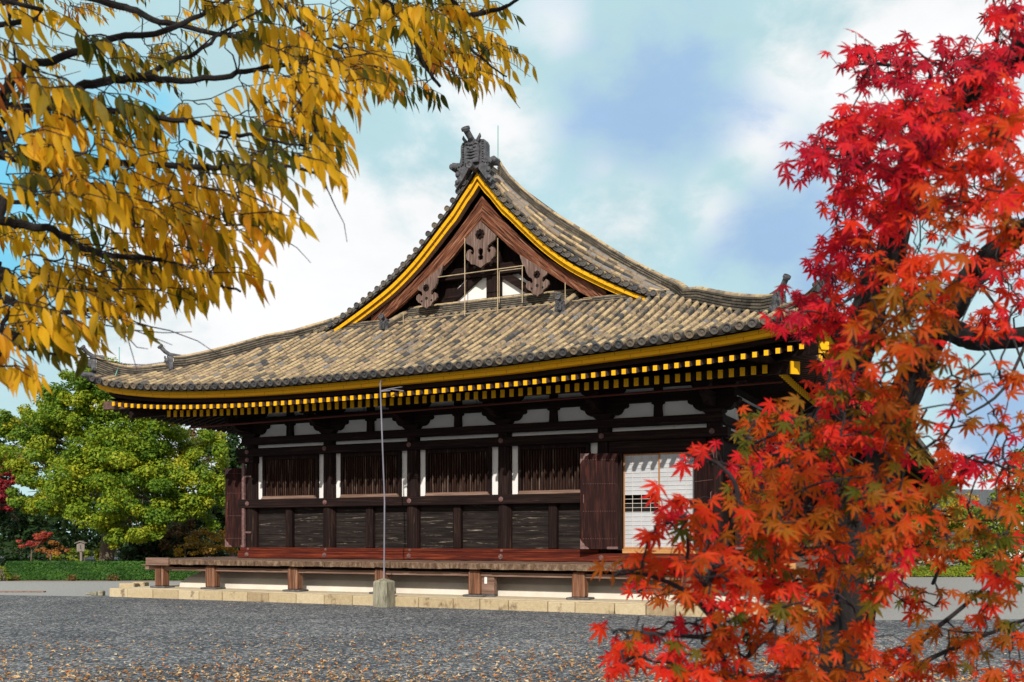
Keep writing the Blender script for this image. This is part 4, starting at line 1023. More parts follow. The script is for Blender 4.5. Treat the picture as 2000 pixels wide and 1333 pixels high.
for X in (px0, px1-.285):
    mb = MB(); y = -2.9
    while y < 60: w = random.uniform(.8, 1.3); mb.box(X+random.uniform(-.01, .01), X+.285, y+.006, y+w-.006, -.1, .275+random.uniform(-.008, .008), rt()); y += w
    obj('platform_kerb', mb, 'stone', P, bevel=.018)
# ------------------------------------------------------------------ things around the hall
# stone post with the lightning conductor pipe rising out of it
sp = Vector((7.79, -3.46, 0))
mb = MB(); h = .235
def tap(z, s): return [(sp.x-s, sp.y-s, z), (sp.x+s, sp.y-s, z), (sp.x+s, sp.y+s, z), (sp.x-s, sp.y+s, z)]
vs = tap(-.1, h)+tap(.70, h*.97)+tap(.735, h*.93)+[(sp.x, sp.y, .83)]
mb.add(vs, [(q*4+k, q*4+(k+1) % 4, q*4+4+(k+1) % 4, q*4+4+k) for q in range(2) for k in range(4)]+[(8+k, 8+(k+1) % 4, 12) for k in range(4)])
tag(obj('stone_post', mb, 'poststone', bevel=.02), 'weathered mossy square stone post with pyramid top by the platform kerb', 'stone post')
mb = MB(); mb.tube([(sp.x, sp.y, .80), (sp.x, sp.y+.03, 3.0), (sp.x+.0, sp.y-.20, 6.36)], .022, 8)
lc = empty('conductor_pipe', (sp.x, sp.y, .82), 'tall thin grey conductor pipe from the stone post up to the eave', 'pipe')
obj('pipe', mb, 'pipe', lc)
mb = MB(); t = Vector((sp.x, sp.y-.20, 6.36))
mb.tube([t, t+Vector((.02, .0, .06)), t+Vector((.12, .25, .12)), t+Vector((.5, .5, .36))], .012, 5)
obj('conductor_wire', mb, 'pipe', lc)
b = t+Vector((0, .02, -.22)); mb = MB()
mb.tube([b, b+Vector((.28, .06, .05)), b+Vector((.55, .3, .12))], .015, 6); mb.tube([b+Vector((.26, .06, .04)), b+Vector((.58, .3, -.0))], .015, 6); mb.tube([b+Vector((0, 0, -.02)), b+Vector((.30, .06, .0))], .018, 6)
obj('pipe_bracket', mb, 'pipe', lc)
# wooden box under the veranda with a paper label
mb = MB(); mb.prism([(-.22, .36), (-.22, .95), (.10, .95), (.22, .84), (.22, .36)], lambda u, z, k: (10.46+u, -2.02 if k else -2.22, z))
bx = empty('wooden_box', (10.46, -2.1, .36), 'reddish board box with a small white label beneath the veranda edge', 'box')
obj('box_body', mb, 'plank', bx, bevel=.01); obj('paper_label', MB().box(10.38, 10.46, -2.235, -2.222, .66, .86), 'white', bx); obj('box_foot', MB().box(10.26, 10.68, -2.2, -2.02, .286, .36), 'darkstone', bx)
# signboard behind the hedge
def to_cam(o, v):
    o.location = v; o.rotation_euler = (0, 0, TH); WL[o.name] = Vector(v)
v = atg(159, 48.6); sg_ = empty('notice_board', (0, 0, 0), 'small roofed wooden notice board on a post behind the hedge', 'notice board')
k = 48.6/2000
obj('post', MB().box(-.06, .06, -.06, .06, -.05, 1.66), 'greyplank', sg_, bevel=.01)
obj('board', MB().box(-.20-.0, .20, -.10, -.062, 1.32, 1.72), 'greyplank', sg_, bevel=.006)
obj('board_face', MB().xz([(-.19, 1.33), (.19, 1.33), (.19, 1.68), (0, 1.75), (-.19, 1.68)], -.105, -.101), 'greyplank', sg_)
mb = MB(); mb.xz([(-.27, 1.70), (0, 1.80), (.27, 1.70), (.27, 1.735), (0, 1.845), (-.27, 1.735)], -.2, .12); obj('board_roof', mb, 'greyplank', sg_)
mb = MB()
for dx, z0, z1 in ((-.012, 1.60, 1.625), (.0, 1.56, 1.59), (-.005, 1.51, 1.535), (.005, 1.455, 1.49)): mb.box(dx-.022, dx+.022, -.108, -.1055, z0, z1)
mb.box(-.004, .004, -.108, -.1055, 1.455, 1.625); obj('lettering', mb, 'dark', sg_)
to_cam(sg_, v); sg_.scale = (.95, .95, .98)
# low timber edging and slabs lying on the gravel
def slab(name, px0_, px1_, z, dep, h, mat, label, cat, bev=.01, rot=0.0):
    a, b = atg(px0_, z), atg(px1_, z); d = (b-a); L_ = d.length; d.normalize(); n_ = Vector((-d.y, d.x, 0))
    if rot: d = Matrix.Rotation(rot, 3, 'Z') @ d; n_ = Vector((-d.y, d.x, 0))
    mb = MB(); mb.add([a+d*u+n_*v_+Vector((0, 0, w)) for w in (0, h) for v_ in (0, dep) for u in (0, L_)], [(0, 2, 3, 1), (4, 5, 7, 6), (0, 1, 5, 4), (2, 6, 7, 3), (0, 4, 6, 2), (1, 3, 7, 5)])
    return tag(obj(name, mb, mat, bevel=bev), label, cat)
slab('timber_edging', -30, 85, 36.6, .22, .05, 'plank', 'long low timber edging lying on the gravel at the left border', 'timber edging')
slab('stone_slab', 232, 262, 36.8, .55, .32, 'stone', 'pale rough stone slab behind the left end of the platform kerb', 'stone slab', .03)
slab('paving_stone', 258, 282, 37.4, .5, .34, 'stone', 'second pale stone slab just right of the first behind the kerb', 'stone slab', .03)
for k, (a, b, z, h) in enumerate(((176, 189, 34.6, .14), (190, 200, 34.4, .18), (166, 178, 35.0, .08))):
    slab('kerb_fragment', a, b, z, .28, h, 'poststone', ('low grey kerb stone left of the platform corner, middle of three', 'taller grey kerb stone nearest the platform corner', 'lowest grey kerb stone, farthest left of the platform corner')[k], 'kerb stone', .03)['group'] = 'loose kerb stones by the platform corner'

# ------------------------------------------------------------------ foliage
def leaf_quad(mb, c, nrm, size, tone, droop=0.0, ratio=.62):
    n_ = Vector(nrm).normalized(); a = n_.orthogonal().normalized(); a = Matrix.Rotation(random.uniform(0, 2*pi), 3, n_) @ a; b = n_.cross(a)
    l, w = size*.5, size*.5*ratio; m_ = n_*size*.10
    mb.add([c-a*l, c+b*w-m_*.4, c+a*l, c-b*w-m_*.4], [(0, 1, 2, 3)], tone)
def rnd_unit():
    while True:
        v = Vector((random.uniform(-1, 1), random.uniform(-1, 1), random.uniform(-1, 1)))
        if .05 < v.length <= 1: return v.normalized()
def clump_tree(name, base, height, trunk_h, trunk_r, clumps, nleaf, lsize, mat, label, cat, bark='bark', group=None, lean=(0, 0), base_tone=.45, spread=.2):
    """tapered trunk with limbs reaching every clump; leaves scattered through the clump volumes"""
    base = Vector(base); root = empty(name, base, label, cat, group)
    top = base+Vector((lean[0], lean[1], trunk_h))
    mb = MB(); fk = base.lerp(top, .55)
    mb.tube([base-Vector((0, 0, .1)), base+Vector((0, 0, .25)), fk+Vector((random.uniform(-.1, .1), 0, 0)), top], [trunk_r*1.35, trunk_r*1.05, trunk_r*.85, trunk_r*.55], 12, rough=.06)
    for c, r in clumps:
        s = fk.lerp(top, random.uniform(.2, 1)); mid = s.lerp(c, .5)+Vector((random.uniform(-.3, .3), random.uniform(-.3, .3), random.uniform(-.1, .5)))*.6
        mb.tube([s, mid, c+Vector((0, 0, -.2*r[2]))], [trunk_r*.38, trunk_r*.22, trunk_r*.06], 7, rough=.08)
        for _ in range(3):
            e = c+Vector([random.uniform(-.7, .7)*r[i] for i in range(3)]); mb.tube([mid.lerp(c, random.uniform(.2, .9)), e], [trunk_r*.1, trunk_r*.03], 5)
    obj('trunk', mb, bark, root)
    mb = MB(); vol = [r[0]*r[1]+r[0]*r[2] for c, r in clumps]; tot = sum(vol)
    for (c, r), v_ in zip(clumps, vol):
        n_ = int(nleaf*v_/tot); ct = base_tone+random.uniform(-spread, spread)*.6
        subs = []
        for _ in range(max(5, int(9*r[0]))):
            u = rnd_unit(); rr = random.uniform(.55, 1.0); subs.append((c+Vector((u.x*r[0], u.y*r[1], u.z*r[2]))*rr, random.uniform(.28, .44), random.uniform(-.20, .20)))
        for _ in range(n_):
            sc, sr, st = random.choice(subs); u = rnd_unit(); q = sc+Vector((u.x*r[0], u.y*r[1], u.z*r[2]*.8))*sr*random.uniform(.55, 1.05)
            nn = (u*.7+Vector((0, 0, .55))+rnd_unit()*.7); leaf_quad(mb, q, nn, lsize*random.uniform(.65, 1.3), min(1, max(0, ct+st+random.gauss(0, .10))))
    obj('crown', mb, mat, root); return root
def px_clumps(lst, z, dz=0.0):
    """clumps as (x, y, rx, ry) in the photograph's pixels at distance z (a depth offset may follow)"""
    out = []
    for q in lst:
        zz = z+(q[4] if len(q) > 4 else random.uniform(-1.2, 1.2)); r = q[2]*zz/FPX*1.08, q[2]*zz/FPX, q[3]*zz/FPX*1.25
        out.append((at(q[0], q[1], zz), r))
    return out
ZC = 51.0
cl = px_clumps([(190, 775, 60, 50), (130, 800, 50, 40), (255, 790, 55, 45), (310, 835, 60, 45), (225, 850, 70, 45), (130, 870, 65, 45), (60, 860, 45, 40, 2), (65, 905, 55, 40), (150, 930, 70, 45, -1.5), (240, 920, 75, 45, -1.8),
                (330, 900, 65, 45), (395, 880, 45, 50), (380, 945, 55, 45), (300, 975, 70, 45, -2), (200, 985, 70, 40, -2.2), (110, 965, 55, 35, -1.5), (60, 970, 45, 30), (260, 1025, 60, 30, -2.4), (350, 1000, 55, 35, -1.5), (220, 1045, 35, 20, -2.3), (410, 980, 35, 40), (165, 740, 40, 25), (30, 830, 35, 30, 2), (20, 890, 40, 30, 1), (90, 840, 45, 35), (215, 745, 45, 28), (275, 870, 60, 40, -1), (180, 900, 60, 40, -1), (200, 748, 58, 38), (150, 770, 50, 40), (265, 772, 55, 40), (325, 800, 50, 42), (95, 800, 45, 40)], ZC)
b = atg(206, ZC)
clump_tree('camphor_tree', b, 10, 6.5, .36, cl, 120000, .165, 'camphor', 'large broad green camphor tree with a thick trunk behind the hedge', 'tree', lean=(.4, .3), base_tone=.55)
cl = px_clumps([(430, 900, 45, 45), (470, 880, 45, 40), (500, 940, 50, 50), (440, 960, 50, 40), (455, 1000, 50, 35), (530, 900, 50, 50)], 62)
clump_tree('dark_evergreen_tree', atg(455, 62), 10, 6, .28, cl, 12000, .26, 'darkleaf', 'dark evergreen tree directly left of the hall wall', 'tree', base_tone=.45)
cl = px_clumps([(410, 880, 28, 32), (385, 860, 25, 22), (450, 855, 35, 25), (500, 850, 35, 22)], 66)
clump_tree('bare_brown_tree', atg(415, 66), 9, 6.5, .2, cl, 1800, .22, 'brownleaf', 'thin half bare brown tree below the left eave', 'tree', base_tone=.5)
cl = px_clumps([(25, 922, 32, 18), (-20, 905, 45, 22), (0, 950, 30, 14), (-40, 960, 45, 25), (8, 985, 20, 12)], 58)
clump_tree('red_maple_tree', atg(-30, 58), 6, 4, .2, cl, 7000, .2, 'redleaf', 'distant crimson maple at the left border behind the green trees', 'tree', base_tone=.5)
cl = px_clumps([(-10, 870, 50, 60), (-60, 840, 60, 70), (30, 1010, 50, 35), (-20, 1030, 55, 35), (60, 1045, 45, 28)], 61)
clump_tree('dark_broadleaf_tree', atg(-60, 61), 9, 6, .3, cl, 9000, .26, 'darkleaf', 'dark broadleaf tree cut by the left border', 'tree', base_tone=.5)
cl = px_clumps([(70, 1052, 24, 9), (50, 1060, 18, 7), (90, 1044, 14, 6)], 51.5)
clump_tree('rust_maple', atg(62, 51.8), 2.5, 1.5, .06, cl, 1500, .15, 'redleaf', 'low rust red young maple above the left end of the hedge', 'small tree', base_tone=.75)
cl = px_clumps([(105, 1070, 22, 12), (88, 1076, 18, 9), (120, 1078, 16, 8)], 50.5)
clump_tree('amber_maple', atg(100, 50.6), 2.0, 1.2, .05, cl, 1100, .14, 'orangeleaf', 'low amber young maple left of the notice board', 'small tree', base_tone=.6)
cl = px_clumps([(400, 1055, 40, 22), (435, 1070, 30, 18), (365, 1068, 28, 16), (450, 1045, 25, 18)], 53)
clump_tree('yellow_shrub', atg(405, 53), 2.5, 1.3, .06, cl, 1500, .16, 'goldleaf', 'golden yellow leafed shrub behind the left end of the veranda', 'shrub', base_tone=.55)
cl = px_clumps([(345, 1055, 30, 25), (360, 1035, 32, 24), (400, 1030, 28, 20)], 56)
clump_tree('brown_shrub', atg(362, 56), 3, 1.6, .07, cl, 1600, .18, 'brownleaf', 'dull brown shrub between the camphor trunk and the yellow shrub', 'shrub', base_tone=.4)
cl = px_clumps([(165, 1082, 30, 18), (135, 1090, 28, 15), (190, 1075, 20, 16)], 51.5)
clump_tree('lime_shrub', atg(165, 51.8), 2.2, 1.0, .05, cl, 1500, .16, 'limeleaf', 'yellow green shrub just behind the notice board', 'shrub', base_tone=.42)
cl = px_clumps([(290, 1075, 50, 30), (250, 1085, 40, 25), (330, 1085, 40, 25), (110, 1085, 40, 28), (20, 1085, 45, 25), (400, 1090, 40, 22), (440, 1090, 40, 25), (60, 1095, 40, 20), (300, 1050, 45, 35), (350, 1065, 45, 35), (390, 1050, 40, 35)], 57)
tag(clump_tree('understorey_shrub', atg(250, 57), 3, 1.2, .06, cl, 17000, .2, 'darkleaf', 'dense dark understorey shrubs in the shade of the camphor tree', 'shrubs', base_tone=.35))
# far wood behind everything on the left
mb = MB(); rootw = None
for _ in range(22000):
    px_ = random.uniform(-350, 560); z = random.uniform(74, 92); top = 925+35*sin(px_*.02)+30*mnoise.noise((px_*.01, 0, 0)); py_ = random.uniform(top, 1085)
    leaf_quad(mb, at(px_, py_, z), rnd_unit()+Vector((0, 0, .6)), random.uniform(.35, .7), random.uniform(.2, .7))
tag(obj('far_wood', mb, 'darkleaf', kind='stuff'), 'shadowy far wood closing the view behind the camphor tree', 'wood')
# clipped hedge
def hedge_box(name, px0_, px1_, z, h, dep, n, mat, label, tone=.5, ls=.11):
    a, b_ = atg(px0_, z), atg(px1_, z); d = (b_-a); L_ = d.length; d.normalize(); n_ = Vector((-d.y, d.x, 0)); root = empty(name, a.lerp(b_, .5), label, 'hedge')
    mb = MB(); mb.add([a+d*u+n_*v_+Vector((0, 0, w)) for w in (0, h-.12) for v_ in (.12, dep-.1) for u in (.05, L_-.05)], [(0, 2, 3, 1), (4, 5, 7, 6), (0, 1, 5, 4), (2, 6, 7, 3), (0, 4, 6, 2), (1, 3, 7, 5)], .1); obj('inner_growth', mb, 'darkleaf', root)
    mb = MB()
    for _ in range(n):
        u = random.uniform(0, L_); wob = .035*mnoise.noise((u*1.3, 0, z))
        if random.random() < .72: q = a+d*u+n_*(random.uniform(0, .12)+wob)+Vector((0, 0, random.uniform(.05, h))); nn = -n_+Vector((0, 0, .6))+rnd_unit()*.8
        else: q = a+d*u+n_*random.uniform(0, dep)+Vector((0, 0, h+random.uniform(-.1, .03)+wob)); nn = Vector((0, 0, 1))+rnd_unit()*.7
        leaf_quad(mb, q, nn, ls*random.uniform(.7, 1.4), min(1, max(0, tone+random.gauss(0, .14)+.25*mnoise.noise((u*.8, 1, q.z*2)))))
    obj('leaves', mb, mat, root); return root
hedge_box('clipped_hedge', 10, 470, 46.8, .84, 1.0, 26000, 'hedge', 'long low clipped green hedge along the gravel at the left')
cl = px_clumps([(10, 1128, 16, 9), (0, 1120, 20, 12)], 46.5)
clump_tree('pale_low_bush', atg(4, 46.5), .8, .35, .03, cl, 700, .11, 'limeleaf', 'tiny yellow green bush at the left tip of the hedge', 'shrub', base_tone=.4)
mb = MB()
for px_, w_ in ((222, 12), (18, 22), (140, 9)):
    for _ in range(160): q = atg(px_+random.gauss(0, w_*.5), 46.3+random.uniform(-.15, .3), random.uniform(0, .26)); leaf_quad(mb, q, rnd_unit(), .1, random.uniform(.3, .9))
tag(obj('dry_grass', mb, 'brownleaf', kind='stuff'), 'dry grass tufts along the foot of the hedge', 'grass')
mb = MB(); a = atg(-60, 46.0, .004)
vs = [atg(-400, 45.9, .008), atg(620, 45.9, .008), atg(700, 75, .008), atg(-500, 75, .008)]
o = obj('soil', MB().add(vs, [(0, 1, 2, 3)]), M('bare_soil', [(.3, (.10, .075, .055)), (.7, (.26, .20, .15))], 3, bump=.4)); o['kind'] = 'structure'
vs = [atg(-600, 36.5, .004), atg(-100, 35.5, .004), atg(150, 34.3, .004), Vector((-3.3, -3.15, .004)), Vector((19.7, -3.15, .004)), atg(2300, 25.0, .004), atg(3000, 60, .004), Vector((10, 60, .004)), atg(-800, 70, .004)]
o = obj('pale_gravel', MB().add(vs, [tuple(range(len(vs)))]), M('pale_fine_gravel', [(.3, (.16, .165, .17)), (.5, (.30, .305, .31)), (.72, (.48, .475, .46))], 14, (1, 1, 1), 9, .8, .95, .6, .02)); o['kind'] = 'structure'
# right background, glimpsed through the maple
cl = px_clumps([(1830, 1000, 60, 45), (1900, 1040, 60, 40), (1960, 1000, 60, 50), (2020, 1060, 70, 45), (1840, 1080, 50, 35), (1930, 1095, 60, 30), (2050, 980, 60, 60)], 62)
clump_tree('lime_tree', atg(1930, 62), 5, 3, .2, cl, 11000, .24, 'limeleaf', 'yellow green broad tree glimpsed beyond the maple at the right border', 'tree', base_tone=.45)
cl = px_clumps([(1990, 930, 50, 40), (2060, 920, 60, 60), (2040, 990, 70, 50)], 70)
clump_tree('far_green_tree', atg(2040, 70), 7, 4, .25, cl, 6000, .26, 'camphor', 'green tree beyond the lime coloured tree at the right border', 'tree', base_tone=.5)
cl = px_clumps([(1830, 990, 40, 35), (1880, 975, 30, 25)], 56)
clump_tree('bare_twig_tree', atg(1845, 56), 5, 3, .14, cl, 500, .2, 'goldleaf', 'nearly bare tree with a few yellow leaves behind the maple branches', 'tree', base_tone=.6)
hedge_box('far_low_hedge', 1780, 2080, 50.5, .5, 1.0, 5000, 'limeleaf', 'low yellow green hedge on the far side of the gravel at the right', .4)
v = atg(1830, 84); gh = empty('gallery_building', v, 'long low gallery with white walls and yellow eave line far behind the maple', 'building')
dX = Vector((CT*.97, ST*.97+.2, 0)).normalized(); nY = Vector((-dX.y, dX.x, 0)); gp = lambda u, w, z: v+dX*u+nY*w+Vector((0, 0, z))
def gbox(m_, u0, u1, w0, w1, z0, z1): m_.add([gp(u, w, z) for z in (z0, z1) for w in (w0, w1) for u in (u0, u1)], [(0, 2, 3, 1), (4, 5, 7, 6), (0, 1, 5, 4), (2, 6, 7, 3), (0, 4, 6, 2), (1, 3, 7, 5)]); return m_
obj('wall', gbox(MB(), -12, 14, 0, 4, .3, 4.0), 'white', gh)
for u in range(-12, 15, 2): obj('column', gbox(MB(), u-.15, u+.15, -.2, .05, .3, 4.0), 'rust', gh)
obj('lattice_panel', gbox(MB(), -11.8, 13.8, -.1, -.02, 1.0, 2.6), 'darkstone', gh); obj('base', gbox(MB(), -13, 15, -.8, 4.5, -.1, .3), 'stone', gh)
obj('yellow_eave_board', gbox(MB(), -13.2, 15.2, -1.3, -1.1, 4.1, 4.3), 'yellow', gh)
mb = MB(); mb.prism([(-1.5, 4.3), (2, 6.0), (5.5, 4.3), (5.5, 4.15), (-1.5, 4.15)], lambda w, z, k: gp(15.5 if k else -13.5, w, z)); obj('roof', mb, 'greytile', gh)

# ------------------------------------------------------------------ fallen leaves on the gravel
mb = MB(); n_ = 0
while n_ < 6500:
    z = 13.0+18*random.random()**1.7; px_ = random.uniform(-150, 2150); q = atg(px_, z)
    if q.y > -3.3: continue
    dens = max(.02, min(1.0, 1.1-(z-13)/8.0))
    cln = .5+.9*mnoise.noise((q.x*.35, q.y*.35, 0))
    if random.random() > dens*max(.12, cln+.25): continue
    s = random.uniform(.04, .095); yaw = random.uniform(0, 2*pi); d = Vector((cos(yaw), sin(yaw), random.uniform(-.25, .35))); w = Vector((-sin(yaw), cos(yaw), random.uniform(-.5, .5)))
    q.z = .015+random.uniform(0, .02); c = Vector((0, 0, random.uniform(.004, .025)))
    mb.add([q-d*s*.5, q-d*s*.1+w*s*.24+c, q+d*s*.5, q-d*s*.1-w*s*.24+c], [(0, 1, 2, 3)], min(1, max(0, random.gauss(.62, .22)))); n_ += 1
tag(obj('fallen_leaves', mb, 'litter', kind='stuff'), 'scattered orange and buff fallen leaves over the dark gravel', 'fallen leaves')
# ------------------------------------------------------------------ the two foreground trees
VIEW = Vector((-ST, CT, 0)); RIGHT = Vector((CT, ST, 0)); UP = Vector((0, 0, 1))
def limb(mb, lst, r0, r1, n=7, k=4, rough=.05, wig=0.0):
    """lst: (px, py, distance) or vectors; r0 / r1 in metres"""
    pts = smooth_path([q if isinstance(q, Vector) else at(*q) for q in lst], k)
    if wig: pts = [p+rnd_unit()*wig*(0 < i < len(pts)-1) for i, p in enumerate(pts)]
    m = len(pts); mb.tube(pts, [r0+(r1-r0)*i/(m-1) for i in range(m)], n, rough=rough); return pts
# ---- golden elm, trunk out of the frame on the left
ELM_P = [(.0, 0), (.08, .05), (.22, .112), (.38, .136), (.54, .118), (.70, .078), (.86, .027), (1.0, 0)]
def elm_leaf(mb, base, axis, nrm, L_, tone):
    a = axis.normalized(); w = a.cross(nrm).normalized(); n_ = w.cross(a); fold = random.uniform(.15, .6); curl = random.uniform(-.05, .28); wid = random.uniform(.85, 1.15); tw = random.uniform(-.5, .5)
    vs = []
    for t, h in ELM_P:
        c = base+a*(t*L_)+n_*(-curl*t*t*L_); th = tw*t; ww = w*cos(th)+n_*sin(th); nn = n_*cos(th)-w*sin(th); hh = h*L_*wid*(1+random.uniform(-.05, .05))
        vs += [c+ww*hh+nn*hh*fold, c, c-ww*hh+nn*hh*fold]
    fs = []
    for i in range(len(ELM_P)-1): o = i*3; fs += [(o, o+1, o+4, o+3), (o+1, o+2, o+5, o+4)]
    mb.add(vs, fs, tone); g = random.choice((0, 0, .05, .10, .16, -.06))
    for i in range(len(fs)): mb.t[-1-i] = min(1, max(0, tone+g*(1-i/len(fs))+(.02 if i % 2 else -.02)))
def connect(tw, starts, limbs, maxd, r):
    """join every twig or leaf group to the nearest wood already joined, so that the twigs branch outwards from the limbs"""
    joined = list(limbs[::2])
    for bd, s in sorted(starts, key=lambda q: q[0]):
        b = None; d = 9.0
        for p in joined:
            q = abs(p.x-s.x)+abs(p.y-s.y)+abs(p.z-s.z)
            if q < d: d, b = q, p
        l = (b-s).length
        if .004 < l < maxd:
            k = l*.16; mid = [b.lerp(s, .33)+rnd_unit()*k, b.lerp(s, .66)+rnd_unit()*k]; rr = r*(1.0 if bd < .15 else .7 if bd < .4 else .5)
            tw.tube(smooth_path([b]+mid+[s], 2), [rr*(1-.08*i) for i in range(7)], 4)
            joined += mid
        joined.append(s)
def elm_tree():
    rnd = random.Random(3); bz = 2.9
    base = atg(-1750, 2.9); root = empty('golden_elm', base, 'golden yellow elm whose leafy branches hang into the sky at the upper left', 'tree')
    wood_ = MB(); tw = MB(); lv = MB()
    top = base+Vector((.2, .3, 5.2))
    limb(wood_, [base-UP*.1, base+UP*1.2, base+Vector((.1, .1, 3.0)), top], .26, .12, 14)
    hub = lambda h: base+(top-base)*(h/5.2)
    B = [  # branches entering from the left: start height on the trunk, radii, pixels with distance
        (2.9, 0.0173, 0.0040, [(-250, 330, 2.75), (-60, 250, 2.7), (0, 204, 2.7), (18, 162, 2.7), (60, 129, 2.7), (120, 114, 2.7), (219, 78, 2.75), (330, 60, 2.8), (390, 30, 2.9), (470, -10, 3.0), (560, -60, 3.1)]),
        (2.9, 0.0158, 0.0032, [(-200, 340, 2.7), (60, 215, 2.65), (135, 186, 2.65), (168, 168, 2.65), (225, 157, 2.7), (279, 150, 2.7), (330, 157, 2.7), (420, 153, 2.7), (480, 139, 2.7), (570, 126, 2.7), (660, 120, 2.7), (760, 135, 2.75)]),
        (3.0, 0.0086, 0.0024, [(225, 157, 2.7), (279, 150, 2.72), (315, 129, 2.75), (384, 103, 2.8), (420, 75, 2.85), (480, 36, 2.9), (540, 5, 3.0)]),
        (2.7, 0.0130, 0.0024, [(-200, 230, 2.5), (0, 207, 2.45), (30, 208, 2.45), (165, 211, 2.4), (270, 222, 2.4), (360, 237, 2.4), (450, 261, 2.4), (522, 270, 2.4), (600, 290, 2.4)]),
        (2.4, 0.0158, 0.0032, [(-200, 300, 2.6), (0, 305, 2.5), (45, 315, 2.5), (111, 320, 2.5), (180, 316, 2.5), (330, 324, 2.45), (450, 327, 2.4), (528, 322, 2.4), (620, 340, 2.4)]),
        (2.5, 0.0101, 0.0024, [(-150, 270, 2.8), (0, 258, 2.8), (51, 261, 2.8), (130, 250, 2.8), (230, 262, 2.8)]),
        (2.1, 0.0130, 0.0028, [(-180, 430, 2.6), (0, 435, 2.5), (38, 441, 2.5), (95, 447, 2.5), (142, 476, 2.5), (189, 495, 2.45), (233, 502, 2.4), (300, 504, 2.4), (347, 526, 2.4), (410, 551, 2.4), (470, 570, 2.4)]),
        (2.1, 0.0086, 0.0024, [(-180, 400, 2.9), (0, 393, 2.9), (90, 399, 2.8), (200, 405, 2.8), (320, 420, 2.7), (420, 440, 2.6), (520, 430, 2.6)]),
        (1.9, 0.0115, 0.0024, [(-180, 560, 2.6), (0, 586, 2.5), (47, 602, 2.5), (126, 613, 2.4), (189, 606, 2.4), (252, 602, 2.4), (330, 590, 2.4)]),
        (1.9, 0.0072, 0.0024, [(-180, 540, 2.8), (0, 564, 2.8), (79, 570, 2.7), (150, 562, 2.7), (230, 570, 2.7)]),
        (1.7, 0.0072, 0.0024, [(-150, 620, 2.5), (0, 660, 2.4), (44, 680, 2.4), (100, 690, 2.4), (150, 694, 2.4)]),
        (1.6, 0.0058, 0.0016, [(-150, 700, 2.3), (-20, 715, 2.2), (20, 725, 2.2), (50, 732, 2.2)]),
        (3.4, 0.0158, 0.0040, [(-100, 20, 3.2), (40, -30, 3.2), (192, 0, 3.2), (255, 18, 3.2), (300, 39, 3.1), (360, 51, 3.1), (492, 81, 3.0), (600, 110, 3.0), (690, 140, 3.0)]),
        (3.4, 0.0086, 0.0024, [(-60, 60, 2.6), (10, 0, 2.6), (20, 60, 2.6), (36, 141, 2.7)]),
        (3.8, 0.0216, 0.0048, [(100, -260, 3.6), (400, -160, 3.5), (640, -60, 3.4), (760, 10, 3.4), (800, 60, 3.4), (830, 130, 3.4), (860, 170, 3.4)]),
        (3.8, 0.0144, 0.0032, [(400, -160, 3.5), (700, -110, 3.4), (850, -30, 3.3), (897, 20, 3.3), (936, 28, 3.3), (978, 16, 3.3), (1014, 0, 3.3), (1060, -40, 3.3)]),
        (3.8, 0.0065, 0.0024, [(897, 20, 3.3), (900, 58, 3.3), (920, 94, 3.3), (960, 130, 3.3), (990, 150, 3.3)]),
        (3.6, 0.0086, 0.0024, [(492, -60, 3.0), (560, 20, 3.0), (620, 70, 2.95), (680, 100, 2.9), (740, 150, 2.9)]),
    ]
    paths = []
    for i, (h, r0, r1, pl) in enumerate(B):
        st = [hub(h)] if pl[0][0] <= 100 and pl[0][0] < 60 and pl[0][0] != 10 else []
        pts = limb(wood_, st+[q for q in pl], r0, r1, 7, 4, .06, .004); paths.append(pts)
    allp = [p for q in paths for p in q]
    def nearest(c):
        b = None; bd = 9
        for p in allp:
            d = (p-c).length
            if d < bd: bd, b = d, p
        return b, bd
